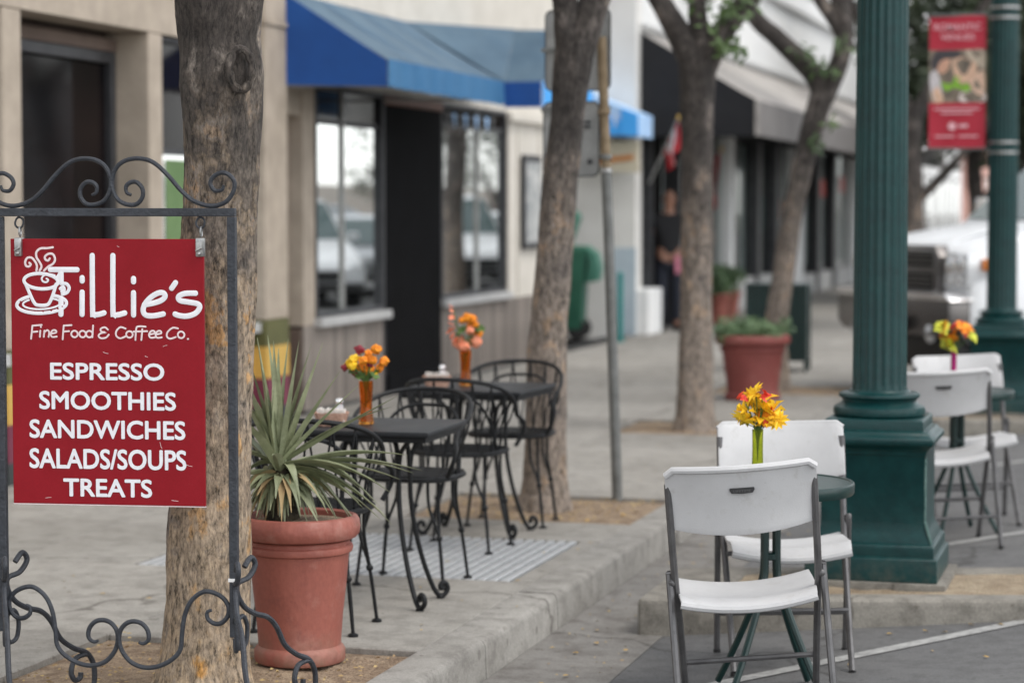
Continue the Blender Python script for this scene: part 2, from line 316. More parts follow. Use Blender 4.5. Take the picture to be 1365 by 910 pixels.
class M:
    def __init__(s): s.v = []; s.f = []; s.mi = []; s.cur = 0
    def add(s, vs, fs):
        o = len(s.v); s.v += [tuple(x) for x in vs]
        for f in fs: s.f.append(tuple(o + i for i in f)); s.mi.append(s.cur)
        return s
    def box(s, x0, x1, y0, y1, z0, z1):
        return s.add([(x0, y0, z0), (x1, y0, z0), (x1, y1, z0), (x0, y1, z0), (x0, y0, z1), (x1, y0, z1), (x1, y1, z1), (x0, y1, z1)],
                     [(0, 3, 2, 1), (4, 5, 6, 7), (0, 1, 5, 4), (1, 2, 6, 5), (2, 3, 7, 6), (3, 0, 4, 7)])
    def obox(s, c, size, rot):
        a, b, d = (q / 2 for q in size); c = Vector(c); rot = rot.to_3x3()
        vs = [c + rot @ Vector(p) for p in [(-a, -b, -d), (a, -b, -d), (a, b, -d), (-a, b, -d), (-a, -b, d), (a, -b, d), (a, b, d), (-a, b, d)]]
        return s.add(vs, [(0, 3, 2, 1), (4, 5, 6, 7), (0, 1, 5, 4), (1, 2, 6, 5), (2, 3, 7, 6), (3, 0, 4, 7)])
    def prism(s, poly, fn, t0, t1):
        n = len(poly); vs = [fn(a, b, t0) for a, b in poly] + [fn(a, b, t1) for a, b in poly]
        fs = [tuple(range(n - 1, -1, -1)), tuple(range(n, 2 * n))] + [(i, (i + 1) % n, n + (i + 1) % n, n + i) for i in range(n)]
        return s.add(vs, fs)
    def tube(s, pts, r, n=8, cap=True, closed=False, squash=None):
        P = [Vector(p) for p in pts]; m = len(P)
        rad = r if isinstance(r, (list, tuple)) else [r] * m
        T = [((P[(i + 1) % m] if closed else P[min(i + 1, m - 1)]) - (P[i - 1] if (closed or i) else P[0])).normalized() for i in range(m)]
        up = Vector((0, 0, 1)) if abs(T[0].z) < .9 else Vector((1, 0, 0))
        N = (up - T[0] * up.dot(T[0])).normalized(); vs = []
        for i in range(m):
            N = (N - T[i] * N.dot(T[i]))
            N = N.normalized() if N.length > 1e-6 else T[i].orthogonal().normalized()
            B = T[i].cross(N)
            for k in range(n):
                a = 2 * math.pi * k / n; q = (N * math.cos(a) + B * math.sin(a)) * rad[i]
                if squash: q = q - Vector(squash[0]) * q.dot(Vector(squash[0])) * (1 - squash[1])
                vs.append(P[i] + q)
        fs = []
        for i in range(m if closed else m - 1):
            j = (i + 1) % m
            for k in range(n): fs.append((i * n + k, i * n + (k + 1) % n, j * n + (k + 1) % n, j * n + k))
        if cap and not closed: fs += [tuple(range(n - 1, -1, -1)), tuple((m - 1) * n + k for k in range(n))]
        return s.add(vs, fs)
    def lathe(s, prof, n=32, c=(0, 0, 0), fn=None, cap=True):
        vs = []
        for r, z in prof:
            for k in range(n):
                a = 2 * math.pi * k / n; q = r * (fn(a, z) if fn else 1)
                vs.append((c[0] + q * math.cos(a), c[1] + q * math.sin(a), c[2] + z))
        m = len(prof)
        fs = [(i * n + k, i * n + (k + 1) % n, (i + 1) * n + (k + 1) % n, (i + 1) * n + k) for i in range(m - 1) for k in range(n)]
        if cap: fs += [tuple(range(n - 1, -1, -1)), tuple((m - 1) * n + k for k in range(n))]
        return s.add(vs, fs)
    def sqloft(s, prof):
        vs = []
        for z, h in prof: vs += [(-h, -h, z), (h, -h, z), (h, h, z), (-h, h, z)]
        m = len(prof)
        fs = [(i * 4 + k, i * 4 + (k + 1) % 4, (i + 1) * 4 + (k + 1) % 4, (i + 1) * 4 + k) for i in range(m - 1) for k in range(4)]
        fs += [(3, 2, 1, 0), tuple((m - 1) * 4 + k for k in range(4))]
        return s.add(vs, fs)
    def ball(s, c, r, n=10, m=7, sc=(1, 1, 1), rough=0, seed=0):
        vs = []; fs = []
        for i in range(1, m):
            t = math.pi * i / m
            for k in range(n):
                a = 2 * math.pi * k / n; d = Vector((math.sin(t) * math.cos(a), math.sin(t) * math.sin(a), math.cos(t)))
                q = r * (1 + rough * noise.noise(d * 3.5 + Vector((seed * 3.1, seed, 0))) * 1.6)
                vs.append((c[0] + d.x * q * sc[0], c[1] + d.y * q * sc[1], c[2] + d.z * q * sc[2]))
        vs += [(c[0], c[1], c[2] + r * sc[2]), (c[0], c[1], c[2] - r * sc[2])]; t = len(vs) - 2; b = t + 1
        for i in range(m - 2):
            for k in range(n): fs.append((i * n + k, (i + 1) * n + k, (i + 1) * n + (k + 1) % n, i * n + (k + 1) % n))
        for k in range(n): fs.append((t, k, (k + 1) % n)); fs.append((b, (m - 2) * n + (k + 1) % n, (m - 2) * n + k))
        return s.add(vs, fs)
    def mesh(s, name, mats, bevel=0, seg=2, smooth=True, ang=35):
        me = bpy.data.meshes.new(name); me.from_pydata(s.v, [], s.f)
        for m_ in (mats if isinstance(mats, (list, tuple)) else [mats]): me.materials.append(m_)
        me.polygons.foreach_set('material_index', s.mi)
        if bevel:
            bm = bmesh.new(); bm.from_mesh(me)
            bmesh.ops.remove_doubles(bm, verts=bm.verts, dist=1e-5)
            es = [e for e in bm.edges if len(e.link_faces) == 2 and e.calc_face_angle(0) > R(25)]
            bmesh.ops.bevel(bm, geom=es, offset=bevel, segments=seg, affect='EDGES', profile=.6, clamp_overlap=True)
            bm.to_mesh(me); bm.free()
        me.validate(); me.update()
        if smooth:
            me.shade_smooth(); me.set_sharp_from_angle(angle=R(ang))
        return me
    def build(s, name, mats, parent=None, bevel=0, loc=None, world=False, **kw):
        o = bpy.data.objects.new(name, s.mesh(name, mats, bevel, **kw)); col.objects.link(o)
        if parent is not None:
            o.parent = parent
            if world:
                p = parent; off = Vector((0, 0, 0))
                while p is not None: off += Vector(p.location); p = p.parent
                o.location = -off
        if loc is not None: o.location = loc
        return o

def tag(o, label, cat, group=None):
    o['label'] = label; o['category'] = cat
    if group: o['group'] = group
    return o
def thing(name, label, cat, loc=(0, 0, 0), rz=0, group=None):
    o = bpy.data.objects.new(name, None); col.objects.link(o); o.empty_display_size = .1
    o.location = loc; o.rotation_euler = (0, 0, rz); return tag(o, label, cat, group)
def kind(o, k='structure'): o['kind'] = k; return o
def kids(o): return [c for c in bpy.data.objects if c.parent == o]
def dup(o, parent=None, label=None):
    c = o.copy(); col.objects.link(c)
    if parent is not None: c.parent = parent
    if label: c['label'] = label
    for k_ in list(o.children): dup(k_, c)
    return c
def inst(name, me, parent=None, loc=(0, 0, 0), rot=(0, 0, 0), scale=1):
    o = bpy.data.objects.new(name, me); col.objects.link(o); o.parent = parent
    o.location = loc; o.rotation_euler = rot; o.scale = (scale,) * 3 if not isinstance(scale, tuple) else scale
    return o
def tilt(o, rz, s, about='Y'):
    o.rotation_euler = (Matrix.Rotation(-math.atan(s), 3, 'Y') @ Matrix.Rotation(rz, 3, 'Z')).to_euler()
def text_mesh(body, width, height, off=.0, bold=0, ext=.0008, spacing=1.0):
    cu = bpy.data.curves.new('lettering', 'FONT'); cu.body = body; cu.size = 1; cu.offset = off; cu.extrude = .0; cu.space_character = spacing
    cu.align_x = 'CENTER'; cu.resolution_u = 4
    o = bpy.data.objects.new('lettering', cu); col.objects.link(o)
    dg = bpy.context.evaluated_depsgraph_get(); me = bpy.data.meshes.new_from_object(o.evaluated_get(dg))
    bpy.data.objects.remove(o); bpy.data.curves.remove(cu)
    xs = [v.co.x for v in me.vertices]; ys = [v.co.y for v in me.vertices]
    x0, x1, y0, y1 = min(xs), max(xs), min(ys), max(ys); cx = (x0 + x1) / 2
    for v in me.vertices: v.co = ((v.co.x - cx) * width / (x1 - x0), 0, (v.co.y - y0) * height / (y1 - y0))
    me.materials.clear()
    if bold:
        vs, fs = [], []
        base = [tuple(v.co) for v in me.vertices]; pf = [tuple(p.vertices) for p in me.polygons]
        for i, (a, b) in enumerate([(0, 0), (1, 0), (-1, 0), (0, 1), (0, -1), (.7, .7), (-.7, .7), (.7, -.7), (-.7, -.7)]):
            o_ = len(vs); vs += [(x + a * bold, y - i * .00007, z + b * bold) for x, y, z in base]; fs += [tuple(q + o_ for q in f) for f in pf]
        me = bpy.data.meshes.new('lettering'); me.from_pydata(vs, [], fs)
    return me

# ------------------------------------------------------------------ ground, road, gutter, kerb, pavement
def zr(x): return .05 * (x + 1.82) if x < 0 else .091 + .02 * min(x, 5)
kind(M().add([(-400, -60, -.12), (400, -60, -.12), (400, 900, -.12), (-400, 900, -.12)], [(0, 1, 2, 3)]).build('ground', K['ground']))
xs = [-1.82, -1.4, -1.0, -.5, 0, 2, 5, 9, 13, 13.8]; zz = [zr(x) if x < 9 else .19 - .045 * (x - 5) / 2 * .4 for x in xs]
ys = [-12, 0, 4, 8, 12, 18, 26, 40, 70, 120, 240]
m = M(); m.add([(x, y, z) for y in ys for x, z in zip(xs, zz)],
      [(j * len(xs) + i, j * len(xs) + i + 1, (j + 1) * len(xs) + i + 1, (j + 1) * len(xs) + i) for j in range(len(ys) - 1) for i in range(len(xs) - 1)])
kind(m.build('road', K['asphalt']))
gut = kind(M().add([(-2.235, -12, .012), (-1.82, -12, .002), (-1.82, 240, .002), (-2.235, 240, .012)], [(0, 1, 2, 3)]).build('gutter', K['gutter']))
# parking stripes
def stripe(p, q, wd=.10):
    p, q = Vector(p), Vector(q); d = (q - p).normalized(); nrm = Vector((-d.y, d.x)) * wd / 2; mm = M(); n = 14
    vs = []
    for i in range(n + 1):
        c = p.lerp(q, i / n); j = .006 * noise.noise((c.x * 9, c.y * 9, 0))
        for s_ in (-1, 1):
            e = c + nrm * s_ * (1 + j * 9); vs.append((e.x, e.y, zr(e.x) + .004))
    mm.add(vs, [(2 * i, 2 * i + 2, 2 * i + 3, 2 * i + 1)[::-1] for i in range(n)])
    return kind(mm.build('parking_stripe', K['paint_line']))
stripe((-1.72, 7.33), (2.2, 12.4), .07); stripe((-1.25, 10.72), (2.6, 15.4), .07); stripe((-1.0, 14.6), (2.6, 19.2), .07)

walk = kind(M().box(-6.4, -2.40, -12, 240, -.1, .125).build('sidewalk', K['dark']))
YL = [-2.2, -.9, .4, 1.6, 2.85, 4.05, 5.2, 6.32, 7.36, 8.86, 10.02, 10.62, 11.62, 12.9, 14.1, 15.02, 16.02, 17.3, 18.5, 19.5, 21, 22.5, 24, 25.5, 27, 28.5, 30, 31.5, 33, 34.5, 36, 37.5, 39, 40.5, 42, 45, 48]
PITS = [(6.32, 7.36), (10.62, 11.62), (15.02, 16.02), (18.5, 19.5), (28.5, 30.0)]
XL = [-6.0, -4.78, -3.56, -2.404]
def slab(x0, x1, y0, y1, z0=.12, z1=.15):
    g = .004
    o = M().box(-(x1 - x0) / 2 + g, (x1 - x0) / 2 - g, -(y1 - y0) / 2 + g, (y1 - y0) / 2 - g, z0, z1).build('paving_slab', K['side'], walk, bevel=.004, seg=1, loc=((x0 + x1) / 2, (y0 + y1) / 2, rng.uniform(-.0015, .001)))
    return o
for a, b in zip(YL, YL[1:]):
    for c, d in zip(XL, XL[1:]):
        if d == XL[-1] and (a, b) in PITS: continue
        if (a, b) == (8.86, 10.02) and c != XL[0]:
            if d == XL[-1]: slab(-2.50, d, a, b)
            else: slab(c, -4.16, a, b)
            continue
        slab(c, d, a, b)
M().box(-6.0, -2.404, 48, 240, .12, .149).build('far_paving', K['side'], walk)
for a, b in PITS:
    mm = M(); nx = 26; ny = 24; vs = []
    for j in range(ny + 1):
        for i in range(nx + 1):
            x = -3.56 + 1.156 * i / nx; y = a + (b - a) * j / ny
            e = min(i, nx - i, j, ny - j) / 4; e = min(e, 1)
            vs.append((x, y, .127 + .016 * e + .012 * noise.noise((x * 7, y * 7, 1)) * e + .008 * noise.noise((x * 25, y * 25, 2)) * e))
    mm.add(vs, [(j * (nx + 1) + i, j * (nx + 1) + i + 1, (j + 1) * (nx + 1) + i + 1, (j + 1) * (nx + 1) + i) for j in range(ny) for i in range(nx)])
    kind(mm.build('tree_pit_soil', K['soil']))
# wood chips and crumbs lying in the pits (nobody could count them)
mm = M()
for a, b in PITS[:4]:
    for k in range(420 if a < 12 else 160):
        x = rng.uniform(-3.5, -2.45); y = rng.uniform(a + .05, b - .05); L_ = rng.uniform(.006, .013); t = rng.uniform(0, 6.3); h = rng.uniform(.001, .006)
        c, s_ = math.cos(t) * L_, math.sin(t) * L_
        mm.add([(x - c, y - s_, .151), (x - s_ * .3, y + c * .3, .151 + h), (x + c, y + s_, .152), (x + s_ * .3, y - c * .3, .150)], [(0, 1, 2, 3)])
for k in range(520):
    x = rng.uniform(-2.2, -1.84) if k % 2 else rng.choice([rng.uniform(-4.5, -2.3), rng.uniform(-1.8, 1)]); y = rng.uniform(6, 16); L_ = rng.uniform(.004, .016); t = rng.uniform(0, 6.3)
    if -1.95 < x and (8.4 < y < 10.3): continue
    if x < -2.24 and any(a < y < b for a, b in PITS): continue
    z = .153 if x < -2.24 else (.014 if x < -1.82 else zr(x) + .004); c, s_ = math.cos(t) * L_, math.sin(t) * L_
    mm.add([(x - c, y - s_, z), (x - s_ * .4, y + c * .4, z + .003), (x + c, y + s_, z + .001), (x + s_ * .4, y - c * .4, z)], [(0, 1, 2, 3)])
kind(mm.build('ground_litter', K['crumb']), 'stuff')
curb = kind(M().box(-2.402, -2.262, -12, 240, -.1, .12).build('curb', K['dark']))
cy = [-3, -1, 1.2, 3.4, 5.6, 7.62, 8.62, 10.62, 12.6, 14.6, 16.6, 18.6, 20.6, 22.6, 24.6, 27.6, 30.6, 34, 38, 44, 52]
for a, b in zip(cy, cy[1:]):
    h = (b - a) / 2 - .004
    prof = [(-.078, -.1), (.088, -.1), (.080, .125), (.072, .142), (.06, .149), (-.078, .15)]
    M().prism(prof, lambda p, q, t: (p, t, q), -h, h).build('curb_section', K['curb'], curb, loc=(-2.322, (a + b) / 2, rng.uniform(-.001, .001)))
# cellar grate let into the pavement: two rows of bars
gr = thing('cellar_grate', 'pale ribbed metal cellar grate let into the pavement under the black cafe tables', 'grate', (-3.33, 9.44, .12))
M().box(-.832, .832, -.58, .58, -.02, .004).build('grate_bed', K['dark'], gr)
bar = M().box(-.017, .017, -.285, .285, 0, .030).mesh('grate_bar', K['grate'], bevel=.003, seg=1)
for j in (-1, 1):
    for i in range(33): inst('grate_bar', bar, gr, (-.80 + i * .05, j * .289, 0))

# islands in the parking lane
def island(dx, dy):
    P = [(-1.92, 8.61), (1.5, 9.45), (1.5, 10.38), (-1.92, 9.42)]
    P = [(x + dx, y + dy) for x, y in P]; c = Vector((sum(p[0] for p in P) / 4, sum(p[1] for p in P) / 4))
    I = [(P[0][0] + .30, P[0][1] + .215), (P[1][0] - .14, P[1][1] + .12), (P[2][0] - .14, P[2][1] - .16), (P[3][0] + .30, P[3][1] - .055)]
    o = M()
    vs = [(x, y, -.05) for x, y in P] + [(x, y, .15) for x, y in P] + [(x, y, .15) for x, y in I] + [(x, y, .10) for x, y in I]
    o.add(vs, [(i, (i + 1) % 4, 4 + (i + 1) % 4, 4 + i) for i in range(4)] + [(4 + i, 4 + (i + 1) % 4, 8 + (i + 1) % 4, 8 + i) for i in range(4)] + [(8 + i, 8 + (i + 1) % 4, 12 + (i + 1) % 4, 12 + i) for i in range(4)])
    ob = kind(o.build('island_curb', K['island'], bevel=.028, seg=3))
    n = 30; vs = []
    for j in range(n + 1):
        for i in range(n + 1):
            a = Vector(I[0]).lerp(Vector(I[1]), i / n); b = Vector(I[3]).lerp(Vector(I[2]), i / n); p = a.lerp(b, j / n)
            vs.append((p.x, p.y, .138 + .010 * noise.noise((p.x * 6, p.y * 6, 3)) + .006 * noise.noise((p.x * 22, p.y * 22, 3))))
    kind(M().add(vs, [(j * (n + 1) + i, j * (n + 1) + i + 1, (j + 1) * (n + 1) + i + 1, (j + 1) * (n + 1) + i) for j in range(n) for i in range(n)]).build('island_soil', K['sand']))
island(0, 0); island(-.05, 7.85)
# far pavement of the other side
kind(M().box(13.6, 18, -12, 240, -.1, .14).build('opposite_pavement', K['gutter']))

# ------------------------------------------------------------------ cafe building (left side)
FX = -6.0
A = thing('cafe_building', 'tan and cream stucco cafe building with blue awning and black entrance', 'building', (FX, 13, .15))
def wp(parent, name, m_, x0, x1, y0, y1, z0, z1, bevel=.004, **k):
    return M().box(x0, x1, y0, y1, z0, z1).build(name, m_, parent, bevel=bevel, seg=1, world=True, **k)
wp(A, 'wall', K['tan'], FX - .3, FX, 3.2, 14.83, 2.745, 6.4)
wp(A, 'wall', K['cream'], FX - .3, FX, 15.262, 22.9, 2.585, 6.4)
wp(A, 'side_wall', K['tan'], -16, FX - .305, 22.6, 22.9, .1, 6.4)
wp(A, 'roof', K['soffit'], -16, FX - .305, 3.2, 22.595, 6.1, 6.3)
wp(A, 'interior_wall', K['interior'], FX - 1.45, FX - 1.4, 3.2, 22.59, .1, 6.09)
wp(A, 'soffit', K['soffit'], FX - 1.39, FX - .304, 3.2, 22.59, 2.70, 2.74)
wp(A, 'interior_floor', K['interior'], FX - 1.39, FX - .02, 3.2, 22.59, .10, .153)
def pillar(y0, y1, proud=0, z1=2.742, depth=.30):
    p = wp(A, 'pillar', K['tan'], FX - depth, FX + proud, y0, y1, .885, z1, .008)
    for nm, c, a, b in [('base_band', 'charcoal', .15, .272), ('maroon_band', 'maroon', .272, .48), ('gold_band', 'gold', .48, .70), ('olive_band', 'olive', .70, .885)]:
        wp(p, nm, K[c], FX - depth - .002, FX + proud + .003, y0 - .003, y1 + .003, a, b, .0)
for y0, y1 in [(4.4, 4.62), (7.2, 7.42), (9.2, 9.42), (11.19, 11.40), (13.05, 13.25)]: pillar(y0, y1)
pillar(14.833, 15.258, .05, 2.93); wp(A, 'pillar_cap', K['tan'], FX - .3, FX + .065, 14.82, 15.27, 2.932, 2.965); wp(A, 'upper_pillar', K['tan'], FX - .3, FX + .05, 14.833, 15.258, 2.967, 6.4)
def window(y0, y1, z0, z1, mull=(), trans=None, x=FX - .06, fm='frame', w=.035, sill=True, parent=A):
    f = M(); f.box(x - .06, x + .02, y0, y0 + w, z0, z1); f.box(x - .06, x + .02, y1 - w, y1, z0, z1)
    f.box(x - .06, x + .018, y0 + w, y1 - w, z1 - w, z1); f.box(x - .06, x + .018, y0 + w, y1 - w, z0, z0 + w)
    fr = f.build('window', K[fm], parent, bevel=.003, seg=1, world=True)
    cuts = [y0 + w] + list(mull) + [y1 - w]
    for a in mull: wp(fr, 'mullion', K['aluminium'], x - .045, x + .002, a - .011, a + .011, z0 + w, z1 - w)
    for a, b in zip(cuts, cuts[1:]):
        if trans:
            wp(fr, 'pane', K['glass'], x - .03, x - .022, a + .01, b - .01, z0 + w, trans - .02, 0)
            wp(fr, 'transom', K['frame'], x - .032, x - .012, a + .012, b - .012, trans - .02, trans + .02, 0)
            wp(fr, 'dark_upper_pane', K['glassdark'], x - .03, x - .022, a + .01, b - .01, trans + .02, z1 - w, 0)  # dark glass paints in the awning underside's reflection on the shop windows
        else: wp(fr, 'pane', K['glass'], x - .03, x - .022, a + .01, b - .01, z0 + w, z1 - w, 0)
    if sill: wp(fr, 'sill', K['sill'], x - .06, x + .075, y0 - .03, y1 + .03, z0 - .07, z0 - .002, .006)
    return fr
def bands(y0, y1):
    for nm, c, a, b in [('base_band', 'charcoal', .15, .272), ('maroon_band', 'maroon', .272, .48), ('gold_band', 'gold', .48, .70), ('olive_band', 'olive', .70, .80)]:
        wp(A, nm, K[c], FX - .2, FX - .05, y0, y1, a, b, 0)
for y0, y1 in [(4.62, 7.2), (7.42, 9.2), (9.42, 11.19)]: window(y0, y1, .87, 2.742, [(y0 + y1) / 2], fm='frame')
for y0, y1 in [(4.62, 7.2), (7.42, 9.2), (9.42, 11.19), (13.252, 14.83)]: bands(y0, y1)
w0 = window(13.252, 14.83, .87, 2.742, [14.1], 2.02, fm='frame')
g = wp(w0, 'flat_sheet', mat('green_window_sheet', (.10, .18, .065), (.14, .23, .09), 3, .6), FX - .0815, FX - .0785, 13.46, 14.0, 1.25, 1.97, 0)  # flat green sheet set just in front of the pane
wp(w0, 'flat_sheet', K['flat_sheet'], FX - .0815, FX - .0785, 13.32, 13.44, 1.1, 1.95, 0)
# dark recessed doorway between the first two pillars
d = wp(A, 'door', K['blackpaint'], FX - .32, FX - .27, 11.40, 13.05, .153, 2.70)
wp(d, 'door_frame', K['frame'], FX - .27, FX - .22, 11.402, 11.47, .154, 2.62); wp(d, 'door_frame', K['frame'], FX - .27, FX - .22, 12.98, 13.048, .154, 2.62)
wp(d, 'door_frame', K['frame'], FX - .27, FX - .22, 11.47, 12.98, 2.55, 2.62); wp(d, 'door_glass', K['glassdark'], FX - .268, FX - .262, 11.48, 12.97, .35, 2.54, 0)
wp(d, 'lintel', K['soffit'], FX - .265, FX - .21, 11.402, 13.048, 2.622, 2.698)
mm = M(); mm.tube([(FX - .21, 12.75, .9), (FX - .16, 12.75, .93), (FX - .16, 12.75, 1.35), (FX - .21, 12.75, 1.38)], .014); mm.build('handle', K['pewter'], d, world=True)
# brown framed side door next to the blue awning pillar
d = wp(A, 'door', K['brownframe'], FX - .26, FX - .20, 15.262, 15.70, .153, 2.26)
d['label'] = 'brown framed glass door beside the painted pillar'
wp(d, 'door_glass', K['glass'], FX - .199, FX - .193, 15.27, 15.60, .45, 2.1, 0)
wp(A, 'door_lintel', K['soffit'], FX - .26, FX - .19, 15.262, 15.70, 2.263, 2.33)
wp(A, 'wall', K['tan'], FX - .29, FX - .02, 15.262, 15.70, 2.333, 2.583)
wp(A, 'wall', K['tan'], FX - .29, FX - .002, 15.702, 15.94, .80, 2.583)
W1 = window(15.942, 17.50, .85, 2.583, [16.60], 2.31, x=FX - .012)
W2 = window(19.052, 21.12, .875, 2.583, [20.22], 2.40, x=FX - .012)
# black entrance between the two shop windows
E_ = wp(A, 'pilaster', K['blackpaint'], FX - .30, FX + .008, 17.53, 19.02, .153, 2.50); E_['label'] = 'plain black pilaster between two shop windows'
wp(E_, 'edge_strip', K['frame'], FX - .29, FX + .003, 17.503, 17.528, .153, 2.5); wp(E_, 'edge_strip', K['frame'], FX - .29, FX + .003, 19.022, 19.048, .153, 2.5)
wp(E_, 'base_plinth', K['blackpaint'], FX + .009, FX + .03, 17.53, 19.02, .153, .32); wp(E_, 'head_trim', K['brownframe'], FX - .23, FX + .02, 17.51, 19.04, 2.503, 2.575)
for y in (): wp(E_, 'panel_joint', K['frame'], FX + .0081, FX + .011, y, y + .012, .33, 2.49, 0)
# cream bay with battens and a framed notice
wp(A, 'wall', K['cream'], FX - .29, FX - .004, 21.122, 22.9, .80, 2.583)
for y in (21.16, 21.5, 22.3, 22.82): wp(A, 'batten', K['cream'], FX - .003, FX + .012, y, y + .035, .82, 2.56, .003)
wp(A, 'cornice', K['cream'], FX - .003, FX + .06, 21.10, 22.92, 2.50, 2.58)
nf = wp(A, 'notice_frame', K['frame'], FX + .013, FX + .05, 21.60, 22.24, 1.27, 2.19); wp(nf, 'notice', K['flat_sheet'], FX + .051, FX + .054, 21.66, 22.18, 1.33, 2.12, 0)
# upright wooden boards under the windows
bd = M().box(-.016, .016, -.053, .053, -.32, .32).mesh('board', K['wood'], bevel=.008, seg=1)
wp(A, 'board_backing', K['soffit'], FX - .25, FX - .03, 15.705, 17.50, .153, .78); wp(A, 'board_backing', K['soffit'], FX - .25, FX - .03, 19.052, 22.9, .153, .80)
for y0, y1 in [(15.71, 17.50), (19.06, 22.9)]:
    y = y0 + .06
    while y < y1 - .05:
        inst('board', bd, A, (-.015 + rng.uniform(-.002, .002), y - 13, .48 - .15), scale=(1, 1, 1)); y += .118
wp(A, 'skirting', K['charcoal'], FX - .02, FX + .012, 15.71, 17.5, .154, .175, 0); wp(A, 'skirting', K['charcoal'], FX - .02, FX + .012, 19.06, 22.9, .154, .175, 0)
# blue awning: first length, then a deeper length set forward
def awn_shell(y0, y1, xf, zt, zf, zb, mats, sag=.02, ny=10, nx=8, xb=FX + .012):
    top = M(); vs = []
    for j in range(ny + 1):
        for i in range(nx + 1):
            s_ = i / nx; y = y0 + (y1 - y0) * j / ny
            vs.append((xb + (xf - xb) * s_, y, zt + (zf - zt) * s_ - sag * math.sin(math.pi * s_) * (.5 + .5 * abs(math.sin(j / ny * math.pi * 4)))))
    top.add(vs, [(j * (nx + 1) + i, j * (nx + 1) + i + 1, (j + 1) * (nx + 1) + i + 1, (j + 1) * (nx + 1) + i) for j in range(ny) for i in range(nx)])
    return top
aw = awn_shell(15.25, 18.6, -5.195, 3.20, 2.70, 2.51, None).build('awning', K['bluelit'], A, world=True)
aw['label'] = 'blue canvas awning with slope coloured grey blue for sky light and fading'
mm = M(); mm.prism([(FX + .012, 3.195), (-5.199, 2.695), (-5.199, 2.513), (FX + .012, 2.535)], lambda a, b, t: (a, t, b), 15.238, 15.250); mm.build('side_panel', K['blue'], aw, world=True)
mm = M(); vs = []
n = 40
for j in range(n + 1):
    y = 15.25 + (18.2 - 15.25) * j / n
    vs += [(-5.190, y, 2.705), (-5.190 + .012 * math.sin(j * 1.3), y, 2.51 + .006 * math.sin(j * 2.1))]
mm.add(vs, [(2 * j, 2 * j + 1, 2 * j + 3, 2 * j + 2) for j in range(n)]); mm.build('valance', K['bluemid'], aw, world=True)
aw2 = M()
aw2.add([(FX + .012, 18.85, 3.17), (FX + .012, 19.9, 3.17), (-4.865, 19.9, 2.70), (-4.865, 18.2, 2.70), (-5.19, 18.2, 2.70), (-5.25, 18.75, 3.17), (-5.25, 19.9, 3.165), (-4.95, 18.75, 3.16)],
        [(0, 5, 6, 1), (4, 3, 7, 5), (5, 7, 6)])
aw2.add([(-4.95, 18.75, 3.16), (-4.865, 18.2, 2.70), (-4.865, 19.9, 2.70), (-4.95, 19.9, 3.16), (-5.25, 18.75, 3.17), (-5.25, 19.9, 3.165)], [(0, 1, 2, 3), (4, 0, 3, 5)])
aw2.add([(FX + .012, 18.05, 3.20), (-5.19, 18.2, 2.705), (-5.25, 18.75, 3.175), (FX + .012, 18.75, 3.18)], [(0, 1, 2, 3)])
a2 = aw2.build('awning', K['bluelit'], A, world=True)
wp(a2, 'valance', K['blue'], -5.186, -4.868, 18.188, 18.198, 2.49, 2.70, 0); wp(a2, 'front_panel', K['skyblue'], -4.862, -4.852, 18.2, 19.9, 2.49, 2.70, 0)  # front panel's brighter blue paints in light from behind the canvas
for y in (16.02, 16.78, 17.54):
    M().add([(FX + .02 + (.785) * k / 6, y + d_, 3.20 - .50 * k / 6 - .014 * math.sin(math.pi * k / 6) + .005) for k in range(7) for d_ in (0, .022)], [(2 * k, 2 * k + 2, 2 * k + 3, 2 * k + 1) for k in range(6)]).build('seam', K['bluemid'], aw, world=True)
mm = M(); mm.tube([(FX, 15.27, 2.53), (-5.215, 15.27, 2.53), (-5.215, 18.18, 2.53)], .014); mm.tube([(FX, 17.5, 2.53), (-5.215, 17.5, 2.53)], .012); mm.build('awning_frame', K['aluminium'], A, world=True)
# string of small pennants under the awning end
for k in range(9):
    mm = M(); y = 19.1 + k * .17; mm.add([(FX + .03, y, 2.50), (FX + .03, y + .13, 2.50), (FX + .035, y + .065, 2.38 - .02 * (k % 2))], [(0, 1, 2)]); mm.build('pennant', K['skyblue2'] if k % 2 else K['frame'], W2, world=True)

# ------------------------------------------------------------------ white painted shop (second building)
B = thing('white_shop_building', 'white painted shop building with black and grey awning beyond the alley', 'building', (FX, 40, .15))
wp(B, 'side_wall', K['whitebrick'], -16, FX - .002, 26.8, 27.1, .1, 7.4); wp(B, 'wall', K['white'], FX - .3, FX, 27.102, 60, 3.79, 7.4)
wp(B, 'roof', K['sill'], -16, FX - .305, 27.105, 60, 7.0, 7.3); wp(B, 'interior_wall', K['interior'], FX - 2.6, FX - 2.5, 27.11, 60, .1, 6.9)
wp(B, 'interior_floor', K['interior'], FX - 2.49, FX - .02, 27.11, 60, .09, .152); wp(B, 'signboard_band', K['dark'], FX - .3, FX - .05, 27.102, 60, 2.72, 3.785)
wp(B, 'cornice', K['white'], FX + .002, FX + .10, 27.0, 60, 5.0, 5.14, .01); wp(B, 'ledge', K['sill'], FX + .002, FX + .05, 27.0, 60, 3.82, 3.88)
wp(B, 'blue_dado', K['paleblue'], -6.27, FX + .004, 26.785, 26.798, .15, 1.2, 0)
for a in range(8):
    y0 = 29 + a * 3.6
    u = wp(B, 'upper_window', K['sill'], FX + .001, FX + .03, y0, y0 + 1.5, 5.4, 6.9); wp(u, 'pane', K['glass'], FX + .031, FX + .036, y0 + .1, y0 + 1.4, 5.5, 6.8, 0)
wp(B, 'bulkhead', K['white'], FX - .25, FX + .15, 26.83, 27.60, .15, .70, .01)
